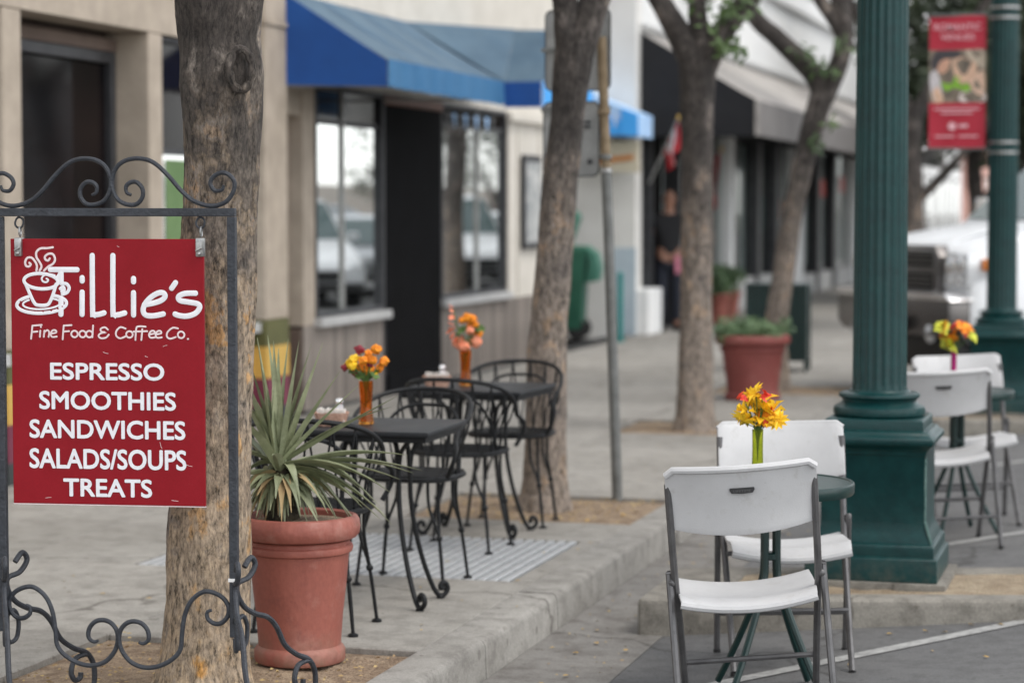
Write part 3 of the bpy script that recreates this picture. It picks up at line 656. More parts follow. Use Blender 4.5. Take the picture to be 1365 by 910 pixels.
bw = wp(B, 'shop_window', K['sill'], FX - .25, FX - .2, 26.9, 27.6, .70, 2.72); wp(bw, 'pane', K['shopglass'], FX - .199, FX - .192, 27.11, 27.55, .75, 2.65, 0)
for a, b in [(27.602, 27.68), (29.3, 29.42), (31.2, 31.32), (33.0, 33.3), (35.4, 35.6), (37.2, 37.5), (39.2, 40.2), (42.0, 42.3), (44.2, 44.6), (47, 47.6), (50.5, 51), (54, 54.6), (57.2, 57.5)]:
    wd2 = a in (33.0, 39.2, 47, 50.5); wp(B, 'post', K['white'] if wd2 else K['frame'], FX - .2, FX + .02, a, b, .15, 2.715)
for i, (a, b) in enumerate([(29.42, 31.2), (31.32, 33.0), (33.3, 35.4), (35.6, 37.2), (37.5, 39.2), (40.2, 42.0), (42.3, 44.2), (44.6, 47), (47.6, 50.5), (51, 54), (54.6, 57.2)]):
    s_ = wp(B, 'shop_window', K['sill'], FX - .18, FX - .02, a + .002, b - .002, .15, .62 if i < 4 else .5)
    wp(s_, 'pane', K['shopglass'], FX - .12, FX - .112, a + .03, b - .03, .625, 2.70, 0)
    wd_ = b - a; r_ = random.Random(100 + i)
    for f0, f1, top in [[(.05, .30, 2.6), (.72, .93, 2.66)], [(.08, .36, 2.66)], [(.55, .95, 2.5)], [(.03, .20, 2.66), (.42, .55, 2.3), (.80, .97, 2.66)], [(.30, .70, 2.66)], [], [(.1, .4, 2.4)], [(.05, .5, 2.66), (.6, .9, 2.6)]][i % 8]:
        n_ = max(4, int((f1 - f0) * wd_ / .07))
        M().add([(FX - .32 + .03 * math.sin(k * 2.1), a + wd_ * (f0 + (f1 - f0) * k / n_), z) for k in range(n_ + 1) for z in (.64, top)], [(2 * k, 2 * k + 2, 2 * k + 3, 2 * k + 1) for k in range(n_)]).build('curtain', K['curtain'], s_, world=True)
    for k in range(3):
        y_ = a + wd_ * r_.uniform(.1, .9); h_ = r_.uniform(.3, .9); z_ = r_.uniform(.64, 1.5)
        M().lathe([(.10, 0), (.16, h_ * .3), (.12, h_ * .7), (.05, h_)], 12, (FX - .62, y_, z_)).build('display_piece', K[r_.choice(['coral', 'teal', 'packet', 'wood', 'pink', 'planting', 'paleblue'])], s_, world=True)
    M().box(FX - .115, FX - .085, a + wd_ * (.5 + .2 * math.sin(i * 2)) - .02, a + wd_ * (.5 + .2 * math.sin(i * 2)) + .02, .64, 2.69).build('window_bar', K['aluminium'], s_, world=True)
for y, z in [(43.0, 1.9), (45.9, 2.0)]: wp(B, 'red_notice', K['redpetal'], FX - .10, FX - .09, y, y + .55, z, z + .32, 0)
# dark doorway with a black and grey awning over it
wp(B, 'doorway', K['dark'], FX - 1.2, FX - 1.1, 27.68, 29.3, .153, 2.72); wp(B, 'doorway_side', K['dark'], FX - 1.09, FX - .21, 29.2, 29.28, .153, 2.71)
bw = awn_shell(27.0, 52, -4.57, 3.78, 2.945, 2.53, None, .03, 40, 8).build('awning', K['canvasgrey'], B, world=True)
bw['label'] = 'long awning with black end and slope coloured grey for sky light'
M().prism([(FX + .012, 3.775), (-4.574, 2.94), (-4.574, 2.53), (FX + .012, 2.53)], lambda a, b, t: (a, t, b), 26.985, 26.998).build('end_panel', K['canvasblack'], bw, world=True)
mm = M(); vs = []
for j in range(101):
    y = 27 + .25 * j; vs += [(-4.565, y, 2.95), (-4.562 + .01 * math.sin(j * 1.9), y, 2.53 + .008 * math.sin(j * 2.7))]
mm.add(vs, [(2 * j, 2 * j + 1, 2 * j + 3, 2 * j + 2) for j in range(100)]); mm.build('valance', K['canvasmid'], bw, world=True)
wp(bw, 'edge_trim', K['canvasgrey'], -4.60, -4.556, 26.97, 26.984, 2.53, 2.95, 0)
# small bright blue awning and cream sign at the shop corner
sa_ = M().prism([(-6.75, 3.14), (-5.80, 2.76), (-5.80, 2.50), (-6.75, 2.56)], lambda a, b, t: (a, t, b), 26.0, 26.78).build('corner_awning', K['skyblue2'], B, world=True)
M().prism([(-6.75, 2.80), (-5.803, 2.66), (-5.803, 2.50), (-6.75, 2.56)], lambda a, b, t: (a, t, b), 25.985, 25.998).build('valance', K['skyblue'], sa_, world=True)
M().prism([(-5.995, 2.83), (-5.795, 2.76), (-5.795, 2.50), (-5.995, 2.515)], lambda a, b, t: (a, t, b), 25.97, 25.984).build('front_tip', K['skyblue'], sa_, world=True)
for k in range(6): wp(sa_, 'stripe', K['white'], -6.68 + k * .12, -6.66 + k * .12, 25.978, 25.984, 2.62, 2.74, 0)
cs = wp(B, 'projecting_sign', K['signcream'], -6.42, -5.86, 26.3, 26.36, 2.09, 2.46); M().prism([(-6.38, 2.18), (-5.92, 2.24), (-5.92, 2.30), (-6.38, 2.25)], lambda a, b, t: (a, t, b), 26.285, 26.298).build('orange_stroke', K['orangepaint'], cs, world=True)
M().box(-6.18, -6.12, 26.3, 26.79, 2.462, 2.50).build('sign_bracket', K['frame'], cs, world=True)

# far buildings along the same side
C_ = thing('white_roadhouse_building', 'low white building beyond the shop, half hidden by a dark tree', 'building', (-6, 66, .15))
wp(C_, 'wall', K['white'], -16, -6, 61, 74, .1, 4.2); wp(C_, 'roof', K['sill'], -16.2, -5.8, 60.9, 74.1, 4.205, 4.4)
for k in range(4): q = wp(C_, 'window', K['frame'], -6.02, -5.97, 62.5 + k * 2.8, 64 + k * 2.8, 1.1, 2.6); wp(q, 'pane', K['glass'], -5.969, -5.962, 62.6 + k * 2.8, 63.9 + k * 2.8, 1.2, 2.5, 0)
D_ = thing('pink_building', 'pink stucco building far down the street behind the banner', 'building', (-6, 90, .15))
wp(D_, 'wall', K['pink'], -16, -6, 76, 150, .1, 7.5); wp(D_, 'parapet', K['white'], -16.1, -5.9, 75.9, 150.1, 7.505, 7.9)
for k in range(9):
    for z in (1, 4.4): q = wp(D_, 'window', K['sill'], -6.02, -5.96, 78 + k * 7, 80.5 + k * 7, z, z + 1.9); wp(q, 'pane', K['glass'], -5.959, -5.952, 78.2 + k * 7, 80.3 + k * 7, z + .15, z + 1.75, 0)
# the far side of the street, seen only as a reflection in the cafe windows
H_ = thing('opposite_white_building', 'long white building across the street, mirrored in the cafe windows', 'building', (18, 60, .1))
wp(H_, 'wall', K['white'], 18, 26, 20, 66, .1, 5.2); wp(H_, 'wall', K['white'], 18, 26, 66.2, 79, .1, 2.35); wp(H_, 'wall', K['cream'], 18, 26, 80, 115, .1, 2.6); wp(H_, 'base_course', K['sill'], 17.9, 17.99, 66.2, 115, .1, .9); wp(H_, 'parapet', K['sill'], 17.9, 26, 19.9, 66.1, 5.205, 5.5)
for k in range(10): q = wp(H_, 'window', K['frame'], 17.95, 18.03, 22 + k * 4.2, 24 + k * 4.2, 1, 2.8); wp(q, 'pane', K['glass'], 17.942, 17.949, 22.1 + k * 4.2, 23.9 + k * 4.2, 1.1, 2.7, 0)

# ------------------------------------------------------------------ trees
def trunk_mesh(path, n=72, steps=18, fine=.10, seed=0, amp=.12, knots=()):
    P = spline([p[:3] for p in path], steps); rr = []
    for i in range(len(path) - 1):
        for k in range(steps): t = k / steps; rr.append(path[i][3] * (1 - t) + path[i + 1][3] * t)
    rr.append(path[-1][3]); mm = M(); vs = []
    for i, p in enumerate(P):
        T = (P[min(i + 1, len(P) - 1)] - P[max(i - 1, 0)]).normalized(); N = (Vector((1, 0, 0)) - T * T.x).normalized(); Bn = T.cross(N)
        for k in range(n):
            a = 2 * math.pi * k / n; d_ = N * math.cos(a) + Bn * math.sin(a)
            q = 1 + amp * (noise.noise((d_.x * 1.6 + seed, d_.y * 1.6, p.z * 2.2)) + .45 * noise.noise((d_.x * 4 + seed, d_.y * 4, p.z * 7)))
            cr = abs(noise.noise((d_.x * 7 + seed, d_.y * 7, p.z * 5.5))) + .5 * abs(noise.noise((d_.x * 17 + seed, d_.y * 17, p.z * 14)))
            q += fine * (min(cr, .42) - .25)
            if p.z < .5: q += .22 * (max(0, .5 - p.z) / .36) ** 2.5 * (.35 + .65 * abs(math.sin(a * 2.5 + seed)) ** 1.5)
            w_ = p + d_ * rr[i] * q
            for kp, kr, kh in knots:
                dd = (w_ - Vector(kp)).length
                if dd < kr: w_ = w_ + d_ * kh * (.5 + .5 * math.cos(math.pi * dd / kr))
            vs.append(w_)
    m_ = len(P)
    mm.add(vs, [(i * n + k, i * n + (k + 1) % n, (i + 1) * n + (k + 1) % n, (i + 1) * n + k) for i in range(m_ - 1) for k in range(n)] + [tuple((m_ - 1) * n + k for k in range(n))])
    return mm
def crown_mesh(clumps, leaf, per, seed):
    r_ = random.Random(seed); mm = M()
    for (cx, cy, cz), rad in clumps:
        k_ = max(16, int(per * rad ** 2))
        for _ in range(k_):
            d_ = Vector((r_.gauss(0, 1), r_.gauss(0, 1), r_.gauss(0, .8))); d_ = d_.normalized() * rad * r_.random() ** .45
            c = Vector((cx, cy, cz)) + d_; L_ = leaf * r_.uniform(.6, 1.3)
            u = Vector((r_.gauss(0, 1), r_.gauss(0, 1), r_.gauss(-.4, .7))).normalized(); v = u.orthogonal().normalized() * .26
            nn = u.cross(v) * .25
            mm.add([c, c + u * L_ * .45 + v * L_ + nn * L_, c + u * L_, c + u * L_ * .45 - v * L_ + nn * L_], [(0, 1, 2, 3)])
    return mm
def clumps_for(c, rx, rz, n, rad, seed, zmin=0):
    r_ = random.Random(seed); out = []
    while len(out) < n:
        d_ = Vector((r_.uniform(-1, 1), r_.uniform(-1, 1), r_.uniform(-1, 1)))
        if d_.length > 1 or d_.length < .35: continue
        p = (c[0] + d_.x * rx, c[1] + d_.y * rx, c[2] + d_.z * rz)
        if p[2] - rad < zmin: continue
        out.append((p, rad * r_.uniform(.7, 1.25)))
    return out
def tree(label, trunk, limbs, bk, clumps, leaf=.085, per=150, seed=1, lm='leaf', knots=(), group=None):
    b = trunk[0]; t = thing('street_tree', label, 'tree', (b[0], b[1], .14), 0, group)
    trunk_mesh(trunk, seed=seed, knots=knots).build('trunk', K[bk], t, world=True, ang=60)
    for i, l in enumerate(limbs): trunk_mesh(l, 24, 8, .04, seed + i + 5, .08).build('limb', K[bk], t, world=True, ang=60)
    crown_mesh(clumps, leaf, per, seed).build('crown', K[lm], t, world=True, smooth=False)
    return t
G = 'street trees in square pits along the kerb'
T1 = [(-2.853, 6.573, .12, .150), (-2.850, 6.574, .22, .138), (-2.842, 6.576, .432, .128), (-2.833, 6.578, .715, .121), (-2.818, 6.583, .997, .114), (-2.804, 6.587, 1.278, .114), (-2.795, 6.589, 1.604, .119), (-2.789, 6.591, 1.835, .119), (-2.785, 6.592, 2.066, .126), (-2.789, 6.591, 2.181, .121), (-2.79, 6.59, 2.33, .138), (-2.79, 6.59, 2.42, .15)]
t1 = tree('thick mottled tree trunk right behind the red hanging sign', T1,
     [[(-2.83, 6.58, 2.34, .09), (-2.98, 6.52, 2.62, .08), (-3.3, 6.4, 3.1, .065), (-3.6, 6.2, 3.9, .04)], [(-2.74, 6.6, 2.34, .095), (-2.62, 6.66, 2.66, .085), (-2.3, 6.9, 3.3, .06), (-2.1, 7.1, 4.0, .04)], [(-2.79, 6.6, 2.38, .08), (-2.85, 6.9, 2.9, .07), (-2.9, 7.3, 3.8, .04)]],
     'bark1', clumps_for((-2.8, 6.8, 4.9), 2.0, 1.5, 26, .55, 3, 3.1), seed=2, knots=[((-2.72, 6.49, 2.05), .14, .013), ((-2.86, 6.47, 2.02), .12, .015)], group=G)
mm = M(); c0 = Vector((-2.680, 6.486, 2.075)); nn = Vector((.62, -.78, .05)).normalized(); uu = Vector((0, 0, 1)); vv = nn.cross(uu).normalized()
ring = [c0 + uu * .062 * math.cos(a) + vv * .036 * math.sin(a) for a in [2 * math.pi * k / 20 for k in range(20)]]
mm.tube(ring, [.013 + .003 * math.sin(k * 2.3) for k in range(20)], 8, closed=True); mm.build('branch_scar', K['bark1'], t1, world=True)
tree('leaning grey tree trunk behind the far black cafe table', [(-2.953, 11.085, .12, .128), (-2.951, 11.085, .2, .116), (-2.949, 11.086, .30, .106), (-2.939, 11.088, .822, .100), (-2.907, 11.098, 1.387, .088), (-2.878, 11.106, 1.762, .086), (-2.839, 11.117, 2.136, .083), (-2.811, 11.125, 2.434, .096), (-2.805, 11.127, 2.5, .098)],
     [[(-2.825, 11.12, 2.40, .075), (-2.843, 11.115, 2.546, .068), (-2.865, 11.109, 2.74, .062), (-3.0, 11.0, 3.5, .045), (-3.2, 10.9, 4.2, .03)], [(-2.80, 11.128, 2.40, .08), (-2.757, 11.14, 2.546, .08), (-2.70, 11.153, 2.72, .076), (-2.5, 11.2, 3.3, .05), (-2.2, 11.3, 4.1, .03)]],
     'bark2', clumps_for((-2.7, 11.2, 5.0), 1.9, 1.4, 24, .55, 4, 3.3), seed=11, group=G)
tree('straight grey tree trunk with three limbs in front of the black awning', [(-3.037, 15.424, .12, .145), (-3.037, 15.424, .2, .13), (-3.038, 15.424, .519, .118), (-3.031, 15.426, 1.034, .108), (-3.028, 15.427, 1.548, .106), (-3.03, 15.426, 2.059, .108), (-3.027, 15.427, 2.467, .116), (-3.028, 15.427, 2.66, .13)],
     [[(-3.04, 15.42, 2.55, .09), (-3.057, 15.418, 2.63, .088), (-3.137, 15.396, 2.823, .085), (-3.251, 15.364, 3.026, .075), (-3.4, 15.3, 3.3, .065), (-3.8, 15.1, 4.2, .04)], [(-3.028, 15.427, 2.60, .085), (-3.019, 15.429, 2.848, .072), (-3.03, 15.426, 3.15, .06), (-3.0, 15.6, 4.1, .035)], [(-3.0, 15.436, 2.57, .085), (-2.891, 15.465, 2.823, .082), (-2.759, 15.502, 3.0, .072), (-2.6, 15.54, 3.25, .06), (-2.2, 15.7, 4.2, .035)]],
     'bark2', clumps_for((-2.9, 15.5, 5.0), 1.9, 1.4, 24, .55, 5, 3.4) + [((-2.98, 15.38, 3.10), .13), ((-2.86, 15.36, 3.02), .12), ((-2.80, 15.40, 2.80), .09), ((-2.72, 15.42, 2.72), .06), ((-2.62, 15.42, 3.14), .13), ((-2.92, 15.38, 3.22), .16), ((-2.74, 15.40, 3.2), .14), ((-2.80, 15.3, 3.08), .15), ((-2.70, 15.3, 3.02), .12), ((-2.90, 15.3, 2.92), .10), ((-2.84, 15.3, 2.72), .07)], per=190, seed=21, group=G)
tree('crooked forked tree trunk behind the deep red planter', [(-3.044, 18.985, .12, .125), (-3.044, 18.985, .22, .112), (-3.041, 18.986, .711, .094), (-2.973, 19.005, 1.275, .088), (-2.886, 19.03, 1.837, .086), (-2.787, 19.058, 2.273, .09), (-2.68, 19.09, 2.66, .102)],
     [[(-2.70, 19.085, 2.58, .088), (-2.745, 19.07, 2.74, .085), (-2.86, 19.04, 2.88, .082), (-3.063, 18.98, 3.079, .076), (-3.274, 18.921, 3.296, .068), (-3.7, 18.8, 4.0, .04)], [(-2.68, 19.088, 2.57, .088), (-2.60, 19.11, 2.76, .083), (-2.546, 19.126, 2.92, .08), (-2.518, 19.133, 3.141, .08), (-2.556, 19.123, 3.389, .08), (-2.5, 19.2, 4.2, .04)], [(-2.53, 19.128, 3.08, .06), (-2.60, 19.11, 3.22, .06), (-2.70, 19.08, 3.36, .054), (-2.9, 19.0, 3.7, .04)]],
     'bark2', clumps_for((-2.8, 19.1, 5.2), 1.8, 1.3, 22, .55, 6, 3.9) + [((-2.72, 18.95, 2.86), .10), ((-2.62, 18.95, 2.80), .07), ((-2.85, 18.95, 2.98), .08), ((-2.60, 18.9, 2.36), .05), ((-2.72, 18.9, 2.20), .05), ((-2.52, 18.9, 3.02), .08)], per=230, seed=31, group=G)
far = [(-3.0, 29.4, .15, 'dark thick tree trunk just right of the fluted lamp post'), (-2.9, 38.5, .14, 'branching dark tree seen under the red banner'), (-3.0, 47, .15, 'distant dark tree on the kerb beyond the banner'), (-3.2, 57, .15, 'farthest dark tree closing the view down the street')]
for i, (x, y, r_, lb) in enumerate(far):
    hb = 3.0
    tree(lb, [(x, y, .1, r_ * 1.15), (x, y, .5, r_), (x + .03, y, 1.5, r_ * .9), (x - .02, y, 2.4, r_ * .9), (x, y, hb, r_)],
         [[(x, y, hb - .25, .1), (x + .5, y + .2, hb + .7, .08), (x + 1.1, y + .4, hb + 1.6, .05)], [(x, y, hb - .25, .1), (x - .5, y - .1, hb + .8, .08), (x - 1.2, y - .3, hb + 1.9, .05)], [(x, y, 1.7, .07), (x + .5, y - .1, 2.2, .06), (x + 1.1, y - .2, 2.9, .04)]],
         'bark2', (clumps_for((x + .6, y, 6.0), 2.0, 1.4, 60, .6, 40, 4.5) if i == 0 else clumps_for((x + 1.2, y, 4.5), 3.0, 2.4, 230, .7, 40 + i, 2.3)), leaf=.21, per=150, seed=50 + i, lm='leafdark', group='dark trees farther down the kerb')
for i, (x, y, lb) in enumerate([(14.6, 77.8, 'leafy tree across the street mirrored in the first shop window'), (14.6, 92, 'leafy tree across the street mirrored in the second shop window')]):
    tree(lb, [(x, y, .1, .18), (x, y, 1, .15), (x, y, 2.3, .15)], [[(x, y, 2.1, .1), (x + .6, y, 3.2, .08)], [(x, y, 2.1, .1), (x - .6, y, 3.2, .08)]], 'bark2', clumps_for((x, y, 4.4 if i else 4.0), 2.6 if i else 1.5, 2.0, 60 if i else 36, .8 if i else .5, 70 + i, 1.6), leaf=.2, per=110, seed=80 + i, lm='leafdark', group='trees across the street')

# ------------------------------------------------------------------ hanging sign on its wrought iron stand
S0 = (-2.966, 6.205); SA = R(7.5); PXM = 6.85 / 3050          # metres per picture pixel at the sign's distance
stand = thing('sign_stand', 'dark wrought iron sign stand with scrolled crest and curled legs', 'sign stand', (S0[0], S0[1], .15), SA)
def sx(x): return (x - 157) * PXM * 1.02
def szz(y): return 1.65 - (y - 280) * PXM * .985 - .15
M().box(sx(-3), sx(317), -.012, .012, szz(288.5), szz(277.5)).build('top_bar', K['iron_blue'], stand, bevel=.002, seg=1)
for x in (1, 312): M().box(sx(x - 5.5), sx(x + 5.5), -.0118, .0118, szz(851), szz(288.8)).build('post', K['iron_blue'], stand, bevel=.002, seg=1)
crest = [(179, 260), (173, 257), (172, 249), (177.5, 243.5), (186, 243), (193.5, 251), (194, 262), (187, 271.5), (176, 273), (163, 268), (155, 256), (152.8, 241), (159, 224), (172, 214), (190.5, 211.5), (209, 217), (228, 234), (245, 254), (262, 268), (284, 274.5), (303, 270), (313, 258), (316, 245), (310, 234.5), (299, 230.5), (288, 236), (284, 245), (289.5, 254), (299, 253.5), (301.5, 247)]
lower = [(183.8, 861), (190, 863), (197, 857), (196, 845), (188, 835.5), (176.5, 833), (166, 837), (158.7, 847.4), (157.7, 862), (163, 876.7), (175.5, 890), (194, 895.5), (213, 892), (230, 882), (240, 868.5), (242, 849), (246, 823), (255, 803), (270, 791), (283.5, 791), (297, 798), (304.5, 810), (303, 823), (295, 832), (285.5, 833), (277, 827), (276, 818), (282, 815)]
def scroll(name, pts, r, mirror=None, y=0):
    P = [(sx(mirror - a if mirror else a), y, szz(b)) for a, b in pts]; P = spline(P, 5)
    rr = [r * (.62 + .38 * min(1, min(i, len(P) - 1 - i) / 12)) for i in range(len(P))]
    M().tube(P, rr, 8, squash=None).build(name, K['iron_blue'], stand)
scroll('crest_scroll', crest, .0068); scroll('crest_scroll', crest, .0068, 305)
scroll('lower_scroll', lower, .0072, y=-.004); scroll('lower_scroll', lower, .0072, 312, y=.004)
def leg_scroll(xp, du, dw, z0, seed):
    # an S shaped bar from the post out to a foot on the ground that curls back on itself, with a scroll at the top
    q = lambda t, z: (xp + du * t, dw * t, z)
    main = [q(.12, z0 + .045), q(.20, z0 + .07), q(.25, z0 + .045), q(.17, z0 + .012), q(.04, z0 + .0), q(.04, z0 - .035), q(.12, z0 - .075), q(.25, z0 - .102), q(.40, z0 - .121), q(.51, z0 - .158), q(.61, z0 - .217), q(.76, z0 - .256), q(.91, z0 - .280), q(.985, z0 - .317), q(1.0, z0 - .358), q(.99, .008)]
    M().tube(spline(main, 6), .0085, 8).build('leg', K['iron_blue'], stand)
    curl = [q(.93, z0 - .285), q(.86, z0 - .284), q(.77, z0 - .294), q(.73, z0 - .33), q(.77, z0 - .358), q(.83, z0 - .354), q(.84, z0 - .338)]
    M().tube(spline(curl, 6), .0085, 8).build('leg_curl', K['iron_blue'], stand)
    ring = [q(.02, z0 - .115), q(.10, z0 - .10), q(.15, z0 - .135), q(.13, z0 - .185), q(.05, z0 - .195), q(.02, z0 - .16)]
    M().tube(spline(ring, 5), .007, 8).build('post_ring', K['iron_blue'], stand)
ZL = .395
for xp in (sx(1), sx(312)):
    leg_scroll(xp, .165, .34, ZL, 1); leg_scroll(xp, .13, -.30, ZL, 2)
M().box(sx(305.5), sx(318.5), -.014, .014, szz(776), szz(771.5)).build('white_tape', K['white'], stand)
# the red board hangs from two ring-and-clip hangers
board = thing('sign_board', 'red hanging cafe sign with white coffee cup logo and menu words', 'sign', (S0[0], S0[1], .15), SA)
brd = M().box(sx(16.5), sx(275), -.006, .006, szz(675.5), szz(318.5)).build('panel', K['red'], board, bevel=.0015, seg=1)
M().box(sx(16.3), sx(275.2), -.0045, .0045, szz(677), szz(675.7)).build('pale_edge', K['letter2'], board)
YF = -.0075
for body, x0, x1, y0, y1, o_ in [('ESPRESSO', 67, 223.5, 484, 507, .013), ('SMOOTHIES', 51.5, 239, 522.5, 547, .013), ('SANDWICHES', 37.5, 251.5, 561, 586, .013), ('SALADS/SOUPS', 37, 252.5, 600, 627, .013), ('TREATS', 83.5, 205.5, 640, 664.5, .013)]:
    me = text_mesh(body, (x1 - x0 - 1.6) * PXM, (y1 - y0 - 1.6) * PXM, 0, .0019); me.materials.append(K['letter'])
    inst('lettering', me, board, (sx((x0 + x1) / 2), YF, szz(y1)))
def sp(zx, zy): return (sx(10 + zx / 5.055), YF, szz(320 + zy / 5.055))
def strokes(name, lst, wd, mt, n=4):
    mm = M()
    for s_ in lst:
        P = [sp(*p) for p in s_]; P = spline(P, n) if len(P) > 2 else [Vector(p) for p in P]
        r0 = wd / 2 / 5.055 * PXM
        d0 = (P[0] - P[1]).normalized(); d1 = (P[-1] - P[-2]).normalized()
        P = [P[0] + d0 * r0 * .9, P[0] + d0 * r0 * .5] + P + [P[-1] + d1 * r0 * .5, P[-1] + d1 * r0 * .9]
        rr = [r0 * .4, r0 * .86] + [r0] * (len(P) - 4) + [r0 * .86, r0 * .4]
        mm.tube(P, rr, 8, squash=((0, 1, 0), .12))
    mm.build(name, mt, board)
def ell(cx, cy, a, b, rot=0, a0=0, a1=360, n=24):
    out = []
    for k in range(n + 1):
        t = R(a0 + (a1 - a0) * k / n); x = a * math.cos(t); y = b * math.sin(t); out.append((cx + x * math.cos(R(rot)) - y * math.sin(R(rot)), cy + x * math.sin(R(rot)) + y * math.cos(R(rot))))
    return out
strokes('name_lettering', [[(305, 201), (488, 201)], [(378, 215), (378, 290)], [(376, 395), (374, 505)], [(520, 352), (518, 504)], [(521, 254), (521, 278)],
    [(591, 104), (590, 490), (600, 504), (630, 503), (668, 492)], [(731, 104), (728, 488), (740, 505), (770, 503), (808, 492)], [(868, 354), (867, 506)], [(869, 258), (869, 282)],
    [(940, 435), (985, 428), (1050, 408), (1080, 380), (1070, 356), (1035, 356), (985, 385), (945, 430), (932, 475), (950, 505), (1000, 510), (1068, 497)],
    [(1152, 285), (1125, 324)], [(1286, 356), (1215, 358), (1172, 378), (1180, 405), (1240, 416), (1300, 428), (1312, 452), (1285, 490), (1230, 510), (1180, 508), (1146, 497)]], 36, K['letter'])
strokes('cup_drawing', [ell(240, 280, 116, 52, 3), [(136, 300), (165, 370), (192, 425), (215, 442), (275, 442), (300, 420), (325, 360), (343, 300)],
    ell(243, 435, 170, 62, -3, -62, 238), [(345, 262), (365, 235), (372, 215)], [(380, 295), (415, 298), (432, 325), (418, 355), (385, 368)], [(372, 330), (392, 318), (398, 340), (382, 350)]], 23, K['letter'])
strokes('cup_drawing', [ell(243, 432, 128, 38, -3, -50, 228), [(335, 240), (295, 232), (262, 240), (246, 262), (255, 282), (278, 286), (290, 272), (278, 262)]], 13, K['letter'])
strokes('steam_drawing', [[(210, 208), (214, 180), (205, 152), (180, 122), (150, 122), (134, 148), (140, 176), (160, 180), (172, 166), (162, 156)], [(232, 208), (245, 180), (232, 150), (212, 118), (212, 82), (240, 58), (285, 56), (324, 50)],
    [(262, 208), (290, 182), (325, 160), (338, 130), (325, 98), (295, 94), (270, 112), (272, 132), (290, 140), (302, 126)]], 15, K['letter2'])
mm = M()
for k in range(9):
    t = R(20 + k * 22); x, y = 243 + 150 * math.cos(t), 433 + 51 * math.sin(t); p = sp(x, y); mm.ball((p[0], YF - .0006, p[2]), .0024, 8, 5, (1.2, .2, .8))
mm.build('saucer_dots', K['red'], board)
def o_(x, y=637, a=22, b=22): return ell(x, y, a, b, -25)
def e_(x): return [(x, 636), (x + 36, 628), (x + 32, 613), (x + 12, 614), (x - 2, 637), (x + 8, 658), (x + 40, 655)]
strokes('tagline_lettering', [[(168, 672), (178, 585)], [(178, 583), (242, 577)], [(174, 626), (212, 622)], [(232, 616), (228, 658)], [(236, 588), (236, 592)], [(255, 658), (260, 616)], [(260, 626), (280, 612), (292, 626), (288, 658)], e_(304),
    [(384, 674), (392, 582)], [(392, 581), (446, 577)], [(388, 622), (428, 618)], o_(465), o_(520), o_(566), [(592, 578), (586, 658)],
    [(692, 606), (672, 590), (644, 600), (648, 620), (680, 624), (645, 630), (628, 648), (644, 664), (678, 660), (698, 640)],
    [(812, 598), (778, 588), (750, 614), (748, 646), (775, 664), (812, 650)], o_(838), [(948, 584), (900, 582), (884, 598), (878, 674)], [(866, 618), (958, 614)], [(925, 600), (918, 674)], e_(972), e_(1016),
    [(1166, 594), (1130, 590), (1096, 618), (1090, 648), (1112, 664), (1150, 652)], o_(1186), [(1230, 664), (1234, 664)]], 12, K['letter2'], 3)
# scratches on the enamel
for (x, y, dx, dy) in [(140, 470, 7, 2), (220, 462, 6, -2), (215, 590, 3, 9), (250, 620, 8, 2), (196, 475, 4, 1), (160, 328, 3, 1), (60, 668, 8, -1), (230, 668, 9, 1)]:
    M().tube([(sx(x), -.0062, szz(y)), (sx(x + dx * .5), -.0062, szz(y + dy * .7)), (sx(x + dx), -.0062, szz(y + dy))], .0006, 4).build('scratch', K['letter2'], board)
for x in (28, 270.5):
    h = thing('sign_hanger', 'zinc hanger with ring and clip at the %s corner of the red sign' % ('left' if x < 100 else 'right'), 'hanger', (S0[0], S0[1], .15), SA, 'hangers of the red sign')
    mm = M(); mm.tube([(sx(x) + .013 * math.cos(a), .002 * math.sin(a * 3), szz(297) + .016 * math.sin(a)) for a in [2 * math.pi * k / 14 for k in range(14)]], .0032, 6, closed=True); mm.build('ring', K['iron_blue'], h)
    mm = M(); mm.tube([(sx(x) + .002, .008 * math.cos(a), szz(309) + .014 * math.sin(a)) for a in [2 * math.pi * k / 12 for k in range(12)]], .003, 6, closed=True); mm.build('link', K['zinc'], h)
    mm = M(); mm.box(sx(x - 5), sx(x + 5), -.016, .014, szz(342), szz(317)); mm.build('clip', K['zinc'], h, bevel=.004)
    mm = M(); mm.tube([(sx(x - 4), -.016, szz(334)), (sx(x + 3), -.022, szz(330)), (sx(x + 4), -.02, szz(322))], .004, 6); mm.ball((sx(x), -.019, szz(338)), .006, 8, 6); mm.build('wing_bolt', K['zinc'], h)

# ------------------------------------------------------------------ planters
def planter(label, x, y, k, mt, rz=0, kz=None):
    kz = kz or k
    t = thing('planter', label, 'planter', (x, y, .148), rz)
    body = [(.130, 0), (.142, .004), (.146, .012), (.146, .042), (.141, .052), (.133, .060), (.133, .075), (.139, .16), (.150, .26), (.159, .365), (.161, .375), (.170, .381), (.173, .392), (.171, .402), (.163, .407), (.163, .418), (.172, .424)]
    M().lathe([(a * k, b * kz) for a, b in body], 48).build('pot_body', mt, t)
    rim = [(.165, .424), (.184, .430), (.194, .445), (.196, .465), (.193, .488), (.186, .500), (.174, .504), (.164, .498), (.160, .47), (.158, .44)]
    M().lathe([(a * k, b * kz) for a, b in rim], 48).build('pot_rim', mt, t)
    M().lathe([(.001, .490 * kz), (.163 * k, .480 * kz)], 32, fn=lambda a, z: 1 + .02 * math.sin(3 * a)).build('potting_soil', K['soil'], t)
    return t
p1 = planter('terracotta planter at the foot of the mottled tree beside the red sign', -2.735, 7.10, 1.04, K['terra'], kz=.975)
ag = thing('agave_plant', 'spiky grey green agave growing in the terracotta planter', 'plant', (-2.735, 7.10, .62))
